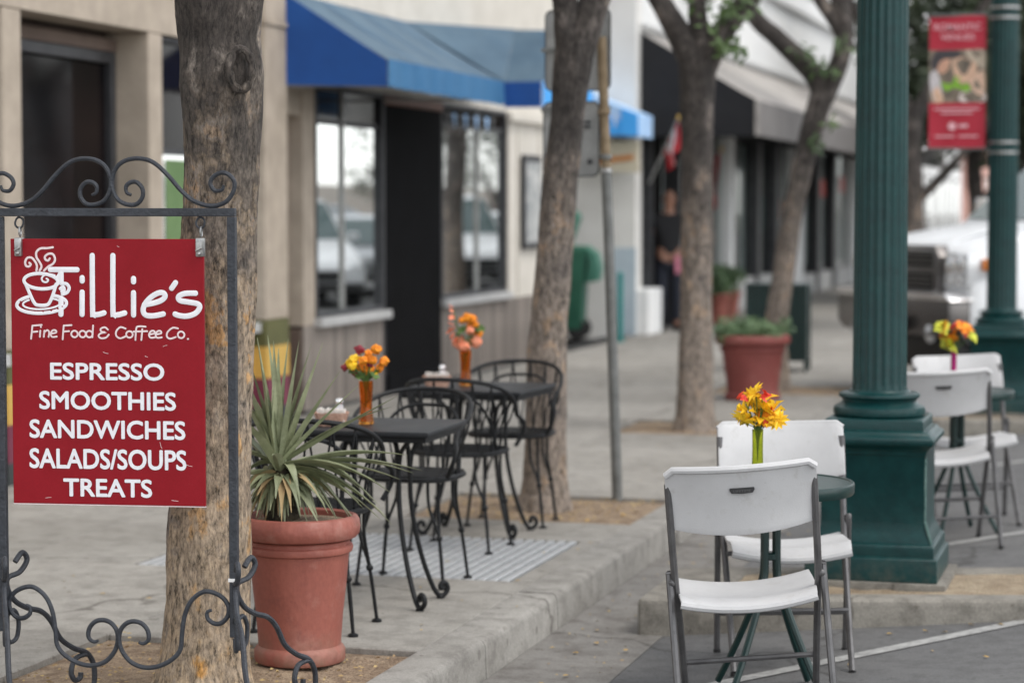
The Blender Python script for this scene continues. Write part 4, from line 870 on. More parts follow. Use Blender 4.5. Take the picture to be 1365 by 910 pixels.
RV = Vector((.9626, .271, 0)); FV = Vector((-.271, .9626, 0)); AC = Vector((-2.790, 7.085, .80))
def agave_leaf(tip, drop=.06, wd=.015, mt='agave', base=None, rise=.25):
    b = Vector(base) if base else Vector((0, 0, 0)); tip = Vector(tip); d_ = tip - b
    c = b + d_ * .5 + Vector((0, 0, drop)); n = 9; mm = M(); vs = []
    side = d_.cross(Vector((0, 0, 1)));
    if side.length < .05 * d_.length + .02: side = RV * d_.length
    side.normalize(); side = (side + FV * rng.uniform(-.4, .4)).normalized()
    for i in range(n + 1):
        t = i / n; p = b * (1 - t) ** 2 + c * 2 * t * (1 - t) + tip * t * t; tg = (b * -2 * (1 - t) + c * 2 * (1 - 2 * t) + tip * 2 * t).normalized()
        nn = side.cross(tg).normalized(); w_ = wd * (.72 + .5 * math.sin(math.pi * min(1, t * 1.25 + .05))) * (1 - t ** 2.6) + .0008
        vs += [p - side * w_ + nn * w_ * .45, p, p + side * w_ + nn * w_ * .45, p - nn * w_ * .35]
    fs = []
    for i in range(n):
        a = i * 4; e = a + 4
        fs += [(a, a + 1, e + 1, e), (a + 1, a + 2, e + 2, e + 1), (a + 2, a + 3, e + 3, e + 2), (a + 3, a, e, e + 3)]
    o = mm.add(vs, fs).build('leaf', K[mt], ag, ang=60); o.location = AC - Vector((-2.735, 7.10, .62)); return o
KP = 7.5 / 3050
tips = [(343, 446), (356, 445), (385, 449), (416, 456), (433, 453), (449, 491), (519, 526), (511, 541), (548, 627), (537, 632), (511, 654), (505, 686), (512, 698), (486, 664), (462, 693), (447, 700), (385, 700), (337, 676), (497, 672), (476, 655), (425, 690), (405, 672), (352, 690), (470, 700), (330, 470), (310, 500), (300, 560), (290, 610), (305, 660), (366, 452), (400, 452), (372, 462), (426, 470), (330, 520), (315, 470), (470, 512), (530, 608), (490, 640), (498, 690), (440, 682), (520, 640), (478, 676)]
for i, (x, y) in enumerate(tips):
    dx, dz = (x - 375) * KP * (1.1 if x > 440 else 1), -(y - 622) * KP
    ln = math.hypot(dx, dz); fw = rng.uniform(-.5, .35) * max(.06, .42 - ln)
    if y > 640: fw -= .06
    up = dz > .2
    agave_leaf(RV * dx + FV * fw + Vector((0, 0, dz)), drop=(.01 if up else (.05 if y < 650 else .09)) * rng.uniform(.8, 1.3), wd=rng.uniform(.0135, .0185), base=(RV * rng.uniform(-.02, .02) + FV * rng.uniform(-.02, .02)))
for i in range(12):
    a = rng.uniform(0, 6.28); e = R(rng.uniform(-28, 72)); L_ = rng.uniform(.2, .36)
    if math.cos(a) > .35 and e > R(15): continue
    agave_leaf((L_ * math.cos(a) * math.cos(e), L_ * math.sin(a) * math.cos(e), L_ * math.sin(e)), drop=.05, wd=rng.uniform(.014, .019), base=(.02 * math.cos(a), .02 * math.sin(a), -.02))
for i in range(12):
    a = rng.uniform(0, 6.28); L_ = rng.uniform(.05, .13); agave_leaf((L_ * math.cos(a), L_ * math.sin(a), -.08 - rng.uniform(0, .06)), drop=.03, wd=.010, mt='agavedry', base=(.015 * math.cos(a), .015 * math.sin(a), -.03))
for i in range(60):
    a = rng.uniform(0, 6.28); L_ = rng.uniform(.08, .20); agave_leaf((L_ * math.cos(a), L_ * math.sin(a), -rng.uniform(.05, .19)), drop=rng.uniform(.03, .07), wd=rng.uniform(.011, .016), base=(.025 * math.cos(a), .025 * math.sin(a), -.03), mt='agave' if i % 5 else 'agavedry')
for i in range(34):
    a = math.atan2(-.9626, .271) + rng.uniform(-1.5, 1.5); L_ = rng.uniform(.05, .13); dz = -rng.uniform(.10, .185)
    agave_leaf((L_ * math.cos(a), L_ * math.sin(a), dz), drop=rng.uniform(.02, .05), wd=rng.uniform(.010, .015), base=(.02 * math.cos(a), .02 * math.sin(a), -.02), mt='agavedry' if i % 6 == 0 else 'agave')
M().lathe([(.06, -.02), (.055, .03), (.05, .09), (.045, .15), (.02, .19)], 20, fn=lambda a, z: 1 + .18 * math.sin(5 * a + 40 * z)).build('stem', mat('shaggy_leaf_bases', (.012, .011, .008), (.05, .038, .02), 30, .9, .8, 60), ag, loc=(-.055, -.015, 0))
p2 = planter('deep red planter with low green succulents near the crooked tree', -3.07, 17.95, 1.52, K['terra2'], kz=1.03)
def foliage(label, x, y, z, rx, rz, n, seed, mt='planting', leaf=.05, cat='plant', spread=1):
    o = thing('potted_plant', label, cat, (x, y, z)); r_ = random.Random(seed)
    cl = [((r_.uniform(-rx, rx), r_.uniform(-rx, rx), r_.uniform(.02, rz)), r_.uniform(.05, .10) * spread) for _ in range(n)]
    crown_mesh(cl, leaf, 4000 / spread, seed).build('foliage', K[mt], o, smooth=False)
    mm = M()
    for (cx, cy, cz), r0 in cl[:8]: mm.tube([(cx * .3, cy * .3, -.04), (cx * .7, cy * .7, cz * .5), (cx, cy, cz)], .006, 5)
    mm.build('stem', K['sprig'], o); return o
foliage('low green succulents spilling from the deep red planter', -3.07, 17.95, .63, .24, .12, 44, 5)
for i, (x, y, lb, lb2) in enumerate([(-5.58, 29.95, 'small clay planter by the shop window, nearer the doorway', 'leafy green bush in the clay planter nearer the doorway'), (-5.60, 30.9, 'small clay planter by the shop window, farther from the doorway', 'leafy green bush in the clay planter farther from the doorway')]):
    planter(lb, x, y, .78, K['terra']); foliage(lb2, x, y, .50, .16, .38, 26, 9 + i, leaf=.07)

# ------------------------------------------------------------------ black wrought iron cafe set
def hoop(a, top=.765):
    k_ = abs(a) / R(112); r_ = .225 + .02 * k_
    return Vector((r_ * math.sin(a), -r_ * math.cos(a), top - .15 * k_ ** 2.4))
def seat_r(a): return .195 * (abs(math.cos(a)) ** 3 + abs(math.sin(a)) ** 3) ** (-1 / 3)
def iron_chair(label, x, y, rz):
    t = thing('iron_chair', label, 'chair', (x, y, .15), rz, 'black wrought iron cafe chairs')
    prof = [[seat_r(2 * math.pi * k / 36) * math.cos(2 * math.pi * k / 36), seat_r(2 * math.pi * k / 36) * math.sin(2 * math.pi * k / 36)] for k in range(36)]
    mm = M(); mm.prism(prof, lambda a, b, c: (a, b, c), .430, .440); mm.tube([(a, b, .434) for a, b in prof], .011, 6, closed=True)
    for k in range(11): mm.box(-.165, .165, -.163 + k * .03, -.145 + k * .03, .4401, .446)
    mm.build('seat', K['iron'], t)
    A_ = [R(-112 + 224 * k / 24) for k in range(25)]; rail = [hoop(a) for a in A_]
    def arm(s_): return [Vector((.228 * s_, .118, .585)), Vector((.243 * s_, .158, .555)), Vector((.232 * s_, .172, .50)), Vector((.205 * s_, .155, .445))]
    P = list(reversed(arm(-1))) + rail + arm(1)
    M().tube(spline(P, 3), .0095, 8).build('top_rail', K['iron'], t)
    inner = [Vector((.19 * math.sin(a), -.19 * math.cos(a) - .02 * (1 - (abs(a) / R(78)) ** 4), .445 + .255 * (1 - (abs(a) / R(78)) ** 3.4))) for a in [R(-78 + 156 * k / 16) for k in range(17)]]
    M().tube(spline(inner, 3), .0075, 6).build('inner_hoop', K['iron'], t)
    for k in range(9):
        b = R(-88 + k * 22)
        for s_ in (-1, 1):
            a = max(R(-104), min(R(104), b + s_ * R(11))); p0 = Vector((.186 * math.sin(b), -.186 * math.cos(b), .44)); p3 = hoop(a) - Vector((0, 0, .004))
            q = hoop(a); p1 = p0.lerp(p3, .35) + Vector((q.x, q.y, 0)).normalized() * -.008; p2 = p0.lerp(p3, .7) + Vector((q.x, q.y, 0)).normalized() * .004
            M().tube(spline([p0, p1, p2, p3], 3), .0042, 5).build('back_rod', K['iron'], t)
    for sx_, sy_ in ((-1, -1), (1, -1), (1, 1), (-1, 1)):
        mm = M(); f = Vector((.185 * sx_, .150 * sy_, .008))
        for o_x, o_y in ((.150, .112), (.120, .150)):
            mm.tube(spline([(o_x * sx_, o_y * sy_, .432), (.9 * o_x * sx_ + .016 * sx_, o_y * sy_ * .96, .32), (.163 * sx_, .135 * sy_, .20), (f.x, f.y, .01)], 4), .0068, 6)
        mm.ball((.163 * sx_, .135 * sy_, .20), .014, 8, 6); mm.lathe([(.019, 0), (.019, .007), (.009, .012)], 10, (f.x, f.y, 0)); mm.build('leg', K['iron'], t)
    return t
c1 = iron_chair('black iron chair nearest the terracotta planter, its back to the viewer', -2.90, 7.69, R(3))
for lb, x, y, rz in [('black iron chair on the far side of the nearer cafe table, facing the viewer', -2.88, 8.745, 178), ('black iron chair between the two cafe tables, its back to the viewer', -2.965, 9.69, -3), ('black iron chair in front of the leaning tree trunk at the far table', -2.965, 10.53, 183)]:
    c = dup(c1, None, lb); c.location = (x, y, .15); c.rotation_euler = (0, 0, R(rz))
def iron_table(label, x, y, rz, half):
    t = thing('iron_table', label, 'table', (x, y, .15), rz, 'black wrought iron cafe tables')
    M().box(-half, half, -half * .97, half * .97, .664, .684).build('tabletop', K['tabletop'], t, bevel=.006)
    M().box(-half + .015, half - .015, -half + .025, half - .025, .642, .6635).build('apron', K['iron'], t)
    for sx_, sy_ in ((-1, -1), (1, -1), (1, 1), (-1, 1)):
        d_ = Vector((.205 * sx_, .140 * sy_, 0)); L_ = d_.length; d_.normalize()
        S_ = [(.10, .642), (.125, .60), (.135, .50), (.138, .40), (.155, .28), (.185, .16), (.222, .06), (.248, .016), (.272, .012), (.288, .032), (.282, .055), (.266, .06), (.257, .046), (.264, .036)]
        mm = M(); mm.tube(spline([tuple(d_ * s_) [:2] + (z,) for s_, z in S_], 5), .0098, 8)
        mm.tube(spline([tuple(d_ * s_)[:2] + (z,) for s_, z in [(.135, .50), (.15, .585), (.20, .632), (.25, .642)]], 5), .0085, 8)
        mm.lathe([(.016, 0), (.016, .006), (.008, .012)], 10, (d_.x * .258, d_.y * .258, 0)); mm.build('leg', K['iron'], t)
    return t
TA, TB = (-2.86, 8.245), (-3.03, 10.17)
iron_table('black square iron table nearer the viewer, with orange marigolds on it', *TA, R(2), .285)
iron_table('black square iron table farther back, with coral flowers on it', *TB, R(-2), .30)
TZ = .15 + .6845

def vase_amber(label, x, y, z, h=.155):
    return tag(M().lathe([(.027, 0), (.030, .004), (.028, .02), (.0225, .06), (.0235, .10), (.027, .14), (.028, h), (.0255, h), (.0235, .13), (.02, .06), (.024, .012), (.002, .008)], 20).build('bottle_vase', K['amberglass'], loc=(x, y, z)), label, 'vase')
ball1 = M().ball((0, 0, 0), .019, 12, 9, (1, 1, .82), .30, 1).mesh('blossom', K['orange'])
def petal_flower(mt, R0, n, seed, curl=.3, pw=.40):
    r_ = random.Random(seed); mm = M()
    for k in range(n):
        a = 2 * math.pi * k / n + r_.uniform(-.2, .2); L_ = R0 * r_.uniform(.8, 1.15); u = Vector((math.cos(a), math.sin(a), 0)); v = Vector((-math.sin(a), math.cos(a), 0)); z = r_.uniform(-.2, .5) * curl
        mm.add([(0, 0, 0), u * L_ * .5 + v * L_ * pw + Vector((0, 0, L_ * (.25 + z))), u * L_ + Vector((0, 0, L_ * (.15 + z))), u * L_ * .5 - v * L_ * pw + Vector((0, 0, L_ * (.25 + z))), u * L_ * .5 + Vector((0, 0, L_ * (.12 + z)))], [(0, 4, 2, 1)[::-1], (0, 3, 2, 4)[::-1]])
    return mm.mesh('blossom', K[mt])
def bouquet(label, x, y, z, items, stems=True, cat='flowers'):
    t = thing('bouquet', label, cat, (x, y, z)); mm = M()
    for me, (px_, py_, pz_), s_ in items:
        o = inst('blossom', me, t, RV * px_ + FV * py_ + Vector((0, 0, pz_)), (rng.uniform(.3, 1.3), rng.uniform(-.6, .6), rng.uniform(0, 6)), s_ * 1.12)
        q = RV * px_ + FV * py_ + Vector((0, 0, pz_)); mm.tube(spline([(0, 0, -.10), (q.x * .15, q.y * .15, 0), (q.x * .8, q.y * .8, pz_ - .01)], 3), .0018, 5)
    mm.build('stem', K['sprig'], t); return t
yel = petal_flower('yellow', .044, 12, 1, .5, .24); wine = M().ball((0, 0, 0), .014, 10, 7, (1, 1, .85), .5, 4).mesh('blossom', K['winered']); golden = M().ball((0, 0, 0), .017, 10, 7, (1, 1, .8), .4, 7).mesh('blossom', K['yellow'])
sprg = petal_flower('sprig', .03, 7, 9); cor = petal_flower('coral', .022, 10, 3, .9); corb = M().ball((0, 0, 0), .02, 10, 7, (1, 1, .9), .35, 8).mesh('blossom', K['coral']); orp = petal_flower('orange', .046, 9, 5); redp = petal_flower('redpetal', .030, 7, 6, .8); limep = petal_flower('lime', .044, 8, 8); orb = petal_flower('redpetal', .04, 8, 12)
def on_table(T, u, v): q = Vector((T[0], T[1], 0)) + RV * u + FV * v; return q.x, q.y
q = 8.25 / 3050
vx, vy = on_table(TA, -.038, .0)
vase_amber('amber glass bottle vase on the nearer black table', vx, vy, TZ + .0005, .165)
dpx = lambda x, y, cx, cy: ((x - cx) * q, rng.uniform(-.03, .03), (cy - y) * q)
bouquet('round orange marigolds with dark red blooms in the nearer amber vase', vx, vy, TZ + .165,
        [(ball1, dpx(*p, 488, 497), s_) for p, s_ in [((503, 452), .95), ((489, 481), 1.35), ((513, 470), .95), ((497, 467), .9), ((485, 468), .9), ((491, 459), .8), ((507, 479), .8), ((479, 478), .8)]] +
        [(golden, dpx(*p, 488, 497), s_) for p, s_ in [((471, 466), 1.1), ((464, 474), 1.0), ((470, 475), .9), ((500, 488), .8)]] +
        [(wine, dpx(*p, 488, 497), s_) for p, s_ in [((478, 454), 1.1), ((473, 486), 1.1), ((458, 478), .8), ((494, 474), .8)]] + [(sprg, dpx(*p, 488, 497), .8) for p in [(480, 490), (498, 490), (470, 482), (490, 492), (506, 486)]])
q = 10.2 / 3050
vx2, vy2 = on_table(TB, -.055, .02)
vase_amber('amber glass bottle vase on the farther black table', vx2, vy2, TZ + .0005, .165)
bouquet('coral snapdragon spike with orange and peach blooms in the farther amber vase', vx2, vy2, TZ + .165,
        [(cor, dpx(*p, 635, 460), s_) for p, s_ in [((614, 400), .55), ((615, 407), .6), ((616, 415), .65), ((614, 425), .75), ((617, 432), .85), ((619, 440), .9), ((622, 447), .9), ((613, 436), .7)]] +
        [(ball1, dpx(*p, 635, 460), s_) for p, s_ in [((637, 415), 1.2), ((645, 416), 1.0), ((652, 437), 1.1), ((630, 418), .8), ((641, 427), .9), ((649, 424), .8)]] +
        [(corb, dpx(*p, 635, 460), s_) for p, s_ in [((648, 448), 1.4), ((627, 450), 1.5), ((633, 455), 1.3), ((641, 432), .9)]] + [(sprg, dpx(*p, 635, 460), .9) for p in [(649, 430), (632, 432), (640, 440), (655, 430), (628, 438), (644, 450)]])
def shaker(label, x, y, z):
    t = thing('salt_shaker', label, 'salt shaker', (x, y, z)); M().lathe([(.019, 0), (.021, .004), (.019, .03), (.015, .055), (.013, .066), (.013, .07)], 12).build('glass_body', K['salt'], t)
    M().lathe([(.0145, .0705), (.0155, .073), (.0155, .084), (.012, .092), (.003, .094)], 12).build('cap', K['chrome'], t); return t
def basket(label, x, y, z, rz):
    t = thing('packet_basket', label, 'basket', (x, y, z), rz, 'baskets of sugar packets')
    m_ = M(); vs = []
    for zz_, a, b in [(0, .05, .036), (.05, .066, .05), (.05, .060, .044), (.004, .046, .032)]:
        for k in range(24):
            an = 2 * math.pi * k / 24; r_ = (abs(math.cos(an)) ** 4 + abs(math.sin(an)) ** 4) ** -.25; vs.append((a * r_ * math.cos(an), b * r_ * math.sin(an), zz_ + .002 * math.sin(k * 3)))
    m_.add(vs, [(i * 24 + k, i * 24 + (k + 1) % 24, (i + 1) * 24 + (k + 1) % 24, (i + 1) * 24 + k) for i in range(3) for k in range(24)] + [tuple(range(23, -1, -1)), tuple(72 + k for k in range(24))])
    m_.build('bowl', K['basket'], t)
    for k in range(12): M().box(-.0018, .0018, -.032, .032, 0, .045).build('packet', K['packet'], t).location = (-.05 + k * .009, rng.uniform(-.004, .004), .014 + rng.uniform(0, .01)); 
    return t
bx, by = on_table(TA, -.165, -.06); basket('woven basket of white packets on the nearer table', bx, by, TZ + .0005, R(14))
bx, by = on_table(TA, -.145, .07); shaker('salt shaker with chrome cap behind the nearer packet basket', bx, by, TZ + .0005)
bx, by = on_table(TB, -.185, -.06); basket('woven basket of white packets on the farther table', bx, by, TZ + .0005, R(14))
bx, by = on_table(TB, -.165, .07); shaker('salt shaker with chrome cap behind the farther packet basket', bx, by, TZ + .0005)

# ------------------------------------------------------------------ white folding chairs and green pedestal tables in the parking lane
def grid_panel(f, nu, nv, th):
    # a moulded panel: f(u, v) -> (point, normal); u, v in [0, 1]; closed with thickness th
    mm = M(); F_ = []; Bk = []
    for j in range(nv + 1):
        for i in range(nu + 1):
            p, n_ = f(i / nu, j / nv); F_.append(p); Bk.append(p - n_ * th)
    w_ = nu + 1; N_ = len(F_); fs = []
    for j in range(nv):
        for i in range(nu):
            a = j * w_ + i; fs.append((a, a + 1, a + w_ + 1, a + w_)); fs.append((N_ + a, N_ + a + w_, N_ + a + w_ + 1, N_ + a + 1))
    for i in range(nu): fs.append((i, N_ + i, N_ + i + 1, i + 1)); a = nv * w_ + i; fs.append((a, a + 1, N_ + a + 1, N_ + a))
    for j in range(nv): a = j * w_; fs.append((a, a + w_, N_ + a + w_, N_ + a)); a += nu; fs.append((a, N_ + a, N_ + a + w_, a + w_))
    mm.add(F_ + Bk, fs); return mm
def folding_chair(label, x, y, rz, slope, z=None, badge=True):
    t = thing('folding_chair', label, 'chair', (x, y, zr(x) if z is None else z), rz, 'white folding chairs in the parking lane'); tilt(t, rz, slope)
    def bf(u, v):
        X = (u - .5) * .455; s_ = 2 * u - 1
        zt = .842 + .006 * s_ * s_ - .018 * max(0, abs(s_) - .93) / .07; zb = .632 + .030 * s_ * s_
        Z = zb + (zt - zb) * v; Y = -.205 + .045 * s_ * s_ - .028 * v + .030 * (1 - v) + .008 * math.sin(math.pi * v)
        return Vector((X, Y, Z)), Vector((-.3 * s_, 1, .1)).normalized()
    bk = grid_panel(bf, 20, 10, .014).build('backrest', K['plastic'], t, bevel=.004, seg=2)
    mm = M()
    mm.tube([bf(u / 20, .985)[0] + Vector((0, -.012, 0)) for u in range(0, 21)], .0115, 8); mm.build('backrest_lip', K['plastic'], bk)
    if badge:
        pc, pn = bf(.5, .66); mm = M(); P = ell(0, 0, 1, 1)
        out = [(-.037, .009), (.037, .009), (.038, .003), (.032, -.007), (0, -.009), (-.032, -.007), (-.038, .003)]
        mm.prism(out, lambda a, b, t_: (a, pc.y + t_ + .12 * a * a * 7, pc.z + b), -.0225, -.006); bd_ = mm.build('badge', K['black'], bk)
        me = text_mesh('LIFETIME', .052, .0075, .0); me.materials.append(K['steel']); inst('lettering', me, bd_, (0, pc.y - .0232, pc.z - .0045))
    def sf(u, v):
        s_ = 2 * u - 1; X = s_ * (.208 + .008 * math.sin(math.pi * v)); Y = -.185 + .40 * v
        Z = .430 + .026 * s_ * s_ + .016 * v - .010 * math.sin(math.pi * v) - .03 * max(0, v - .88) / .12 - .012 * max(0, .1 - v) / .1
        return Vector((X, Y, Z)), Vector((0, 0, 1))
    st_ = grid_panel(sf, 16, 14, .013).build('seat', K['plastic'], t, bevel=.005, seg=2)
    for v in (0, 1): M().tube([sf(u / 16, v)[0] + Vector((0, 0, -.013)) for u in range(17)], .0135, 8).build('seat_lip', K['plastic'], st_)
    for s_ in (-1, 1):
        M().tube(spline([(s_ * .222, -.175, .80), (s_ * .222, -.158, .70), (s_ * .220, -.115, .50), (s_ * .214, -.02, .34), (s_ * .206, .215, .012)], 5), .0115, 8).build('front_leg', K['steel'], t)
        M().tube(spline([(s_ * .236, -.105, .52), (s_ * .236, -.115, .46), (s_ * .236, -.225, .012)], 4), .0115, 8).build('rear_leg', K['steel'], t)
        M().lathe([(.0135, 0), (.0135, .013)], 10, (s_ * .206, .215, 0)).build('foot_cap', K['black'], t); M().lathe([(.0135, 0), (.0135, .013)], 10, (s_ * .236, -.225, 0)).build('foot_cap', K['black'], t)
        M().ball((s_ * .23, -.113, .49), .013, 8, 6).build('pivot_rivet', K['steel'], t)
    M().tube([(-.212, .083, .205), (.212, .083, .205)], .009, 8).build('stretcher', K['steel'], t); M().tube([(-.236, -.192, .150), (.236, -.192, .150)], .009, 8).build('stretcher', K['steel'], t)
    M().tube([(-.216, .045, .405), (.216, .045, .405)], .0085, 8).build('seat_bar', K['steel'], t)
    return t
folding_chair('nearest white folding chair, its back with a dark badge to the viewer', -1.185, 7.03, R(13), .078)
folding_chair('white folding chair in front of the fluted green post, facing the viewer', -1.252, 8.09, R(194.5), .015, badge=False)
folding_chair('white folding chair right of the fluted green post, its back to the viewer', -.965, 11.10, R(14), .055)
folding_chair('farthest white folding chair right of the fluted post, facing the viewer', -.905, 11.90, R(197), .04, badge=False)
def pedestal_table(label, x, y, rz):
    t = thing('pedestal_table', label, 'table', (x, y, zr(x)), rz, 'round green pedestal tables'); tilt(t, rz, .0); t.scale = (.93, .93, .985)
    M().lathe([(.05, .704), (.280, .704), (.284, .690), (.293, .688), (.297, .694), (.298, .722), (.294, .729), (.286, .729), (.282, .725), (.05, .7265), (.001, .727)], 56).build('tabletop', K['darkgreen'], t)
    for k in range(4):
        a = R(45 + 90 * k); c, s_ = math.cos(a), math.sin(a)
        M().tube(spline([(r_ * c, r_ * s_, z) for r_, z in [(.030, .698), (.030, .55), (.031, .44), (.040, .385), (.085, .28), (.165, .13), (.235, .014)]], 5), .0125, 8).build('leg', K['darkgreen'], t)
        M().tube(spline([(r_ * c, r_ * s_, z) for r_, z in [(.030, .62), (.07, .675), (.18, .698)]], 4), .009, 6).build('brace', K['darkgreen'], t)
    for z_ in (.46, .64): M().lathe([(.026, z_), (.034, z_ + .004), (.034, z_ + .022), (.026, z_ + .026)], 14).build('collar', K['darkgreen'], t)
    return t
PT = (-1.228, 7.56); PU = (-.94, 11.50)
pedestal_table('round green pedestal table between the two nearest white folding chairs', *PT, R(18)); pedestal_table('round green pedestal table between the two white chairs at the right', *PU, R(30))
pz = zr(PT[0]) + .7275 * .985
cx_, cy_ = PT[0] - .046, PT[1]
tag(M().lathe([(.020, 0), (.0225, .004), (.020, .03), (.018, .10), (.0185, .165), (.0195, .172), (.0175, .172), (.0165, .10), (.017, .012), (.002, .010)], 18).build('cylinder_vase', K['greenglass'], loc=(cx_, cy_, pz)), 'slim green yellow glass vase on the nearest green table', 'vase')
q = 7.6 / 3050
bouquet('yellow leaf shaped flowers with red buds in the green yellow vase', cx_, cy_, pz + .17,
        [(yel, tuple(1.12 * q_ for q_ in dpx(*p, 1003, 556)), s_ * 1.2) for p, s_ in [((996, 520), .8), ((990, 534), .95), ((1012, 524), .85), ((1022, 534), .95), ((1003, 540), 1.05), ((985, 545), .85), ((1016, 546), .95), ((1008, 530), .9), ((1026, 545), .7), ((998, 549), .8), ((1000, 512), .7)]] +
        [(redp, dpx(*p, 1003, 556), s_) for p, s_ in [((980, 511), .65), ((984, 515), .6), ((1010, 506), .55), ((1013, 512), .7), ((1009, 517), .6), ((1020, 528), .6), ((1011, 547), .55)]] + [(orp, dpx(*p, 1003, 556), s_) for p, s_ in [((1010, 541), .55), ((1022, 540), .5)]])
pz2 = zr(PU[0]) + .7275 * .985
cx2, cy2 = PU[0] - .02, PU[1]
tag(M().lathe([(.019, 0), (.019, .01), (.014, .08), (.015, .19), (.017, .195), (.012, .195), (.012, .02)], 14).build('cylinder_vase', K['magenta'], loc=(cx2, cy2, pz2)), 'slim magenta glass vase on the far green table', 'vase')
q = 11.4 / 3050
bouquet('orange red and lime flowers in the magenta vase', cx2, cy2, pz2 + .19,
        [(orp, dpx(*p, 1262, 470), s_) for p, s_ in [((1250, 442), 1.0), ((1263, 446), 1.1), ((1272, 440), 1.1), ((1258, 455), .9)]] + [(orb, dpx(*p, 1262, 470), s_) for p, s_ in [((1268, 436), .9), ((1275, 445), .8), ((1262, 440), .9)]] +
        [(limep, dpx(*p, 1262, 470), s_) for p, s_ in [((1244, 438), .9), ((1250, 460), 1.2), ((1256, 464), 1.0), ((1284, 450), .8)]] + [(yel, dpx(*p, 1262, 470), .9) for p in [(1247, 436), (1254, 458)]])

# ------------------------------------------------------------------ green lamp posts
def lamp_post(label, x, y):
    t = thing('lamp_post', label, 'lamp post', (x, y, .15), R(0), 'fluted green lamp posts')
    M().box(-.30, .30, -.29, .29, -.03, .014).build('footing', K['island'], t, bevel=.006)
    M().sqloft([(z_, h_ * 1.05) for z_, h_ in [(.0145, .252), (.105, .252), (.112, .246), (.112, .238), (.150, .238), (.163, .232), (.163, .224), (.175, .221), (.20, .208), (.225, .200), (.25, .1985), (.515, .198), (.520, .203), (.530, .203), (.536, .206), (.550, .216), (.562, .230), (.570, .232), (.585, .232), (.592, .224), (.600, .212), (.612, .206), (.614, .19), (.655, .188), (.66, .18)]]).build('plinth', K['green'], t, bevel=.003, seg=1)
    M().lathe([(.12, .655), (.178, .660), (.186, .668), (.188, .682), (.184, .698), (.174, .704), (.158, .712), (.150, .722), (.152, .730), (.162, .735), (.166, .742), (.164, .752), (.155, .757), (.128, .760), (.120, .768)], 64).build('base_ring', K['green'], t)
    N_ = 20
    fl = lambda a, z: 1 - .075 * max(0, math.sin(a * N_ / 2) ** 2 - .12) ** .6 * min(1, max(0, (z - .77) / .03)) * min(1, max(0, (3.52 - z) / .03))
    M().lathe([(.112, .762), (.1115, .78), (.111, .80), (.108, 1.6), (.103, 2.6), (.099, 3.5), (.099, 3.54)], 160, fn=fl).build('column', K['green'], t, ang=50)
    M().lathe([(.10, 3.54), (.125, 3.56), (.13, 3.60), (.11, 3.64), (.12, 3.72), (.16, 3.80), (.17, 3.84), (.06, 3.86)], 40).build('capital', K['green'], t)
    lan = M().lathe([(.06, 3.861), (.10, 3.88), (.19, 4.05), (.20, 4.20), (.15, 4.36), (.06, 4.42)], 24).build('lantern', K['lampglass'], t); M().lathe([(.08, 4.421), (.09, 4.44), (.03, 4.55), (.012, 4.66)], 16).build('finial', K['green'], t)
    return t
L1 = lamp_post('fluted green lamp post on a square plinth beside the white folding chairs', -1.085, 9.42)
# pale grey green strips along the plinth's right hand edges
mm = M()
for z0, z1, h0, h1 in [(.18, .25, .2215, .1995), (.25, .51, .1992, .1988), (.163, .18, .2245, .2225)]:
    for k in range(10):
        a = z0 + (z1 - z0) * k / 10; b = z0 + (z1 - z0) * (k + .8) / 10; h = (h0 + (h1 - h0) * (k + .4) / 10) * 1.05
        mm.box(h - .003, h + .0012, -h - .0006, -h + .05, a, b)
mm.build('pale_corner_strip', K['greenpale'], L1)
L2 = dup(L1, None, 'second green lamp post at the right edge, carrying the red banner'); L2.location = (-1.10, 17.32, .15)
for c in list(L2.children):
    if c.name.startswith('pale_corner_strip'): bpy.data.objects.remove(c)
bn = thing('street_banner', 'red street banner with a couple pictured in its middle, on the second lamp post', 'banner', (-1.10, 17.32, 2.1), R(0))
bw_ = .415; x1_ = -.135; x0_ = x1_ - bw_
def cloth(name, mt, z0, z1, y=0.0):
    mm = M(); n = 12; vs = []
    for j in range(3):
        for i in range(n + 1):
            u = i / n; vs.append((x0_ + bw_ * u, y + .012 * math.sin(u * 5 + 1), z0 + (z1 - z0) * j / 2))
    mm.add(vs, [(j * (n + 1) + i, j * (n + 1) + i + 1, (j + 1) * (n + 1) + i + 1, (j + 1) * (n + 1) + i) for j in range(2) for i in range(n)]); return mm.build(name, mt, bn)
cloth('upper_cloth', K['banner'], .735, .985); cloth('lower_cloth', K['banner'], .01, .345)
pic = cloth('picture', mat('banner_picture_ground', (.10, .085, .07), (.30, .24, .18), 9, .7), .345, .735)
def blob(name, c, pts):
    mm = M(); m_ = mat('print_' + name, c, tuple(min(1, q_ * 1.25) for q_ in c), 30, .7)
    P = spline([(a, 0, b) for a, b in pts + pts[:1]], 4)[:-1]; k_ = len(P)
    mm.add([(x0_ + bw_ * p.x, -.0015 + .012 * math.sin(p.x * 5 + 1), .345 + .39 * p.z) for p in P], [tuple(range(k_))]); mm.build(name, m_, pic)
blob('dark_hair_print', (.05, .045, .05), [(.02, .78), (.15, .98), (.5, .97), (.55, .86), (.3, .82), (.1, .62)])
blob('face_print', (.52, .30, .21), [(.22, .88), (.36, .86), (.34, .64), (.22, .55), (.12, .68)])
blob('face_print', (.58, .38, .27), [(.40, .80), (.58, .86), (.84, .72), (.80, .46), (.60, .36), (.46, .5)])
blob('pale_hair_print', (.42, .35, .27), [(.62, .98), (.96, .98), (.98, .62), (.84, .72), (.70, .84)])
blob('pale_shirt_print', (.50, .47, .48), [(.01, .55), (.12, .62), (.20, .40), (.24, .06), (.10, .02), (.02, .30)])
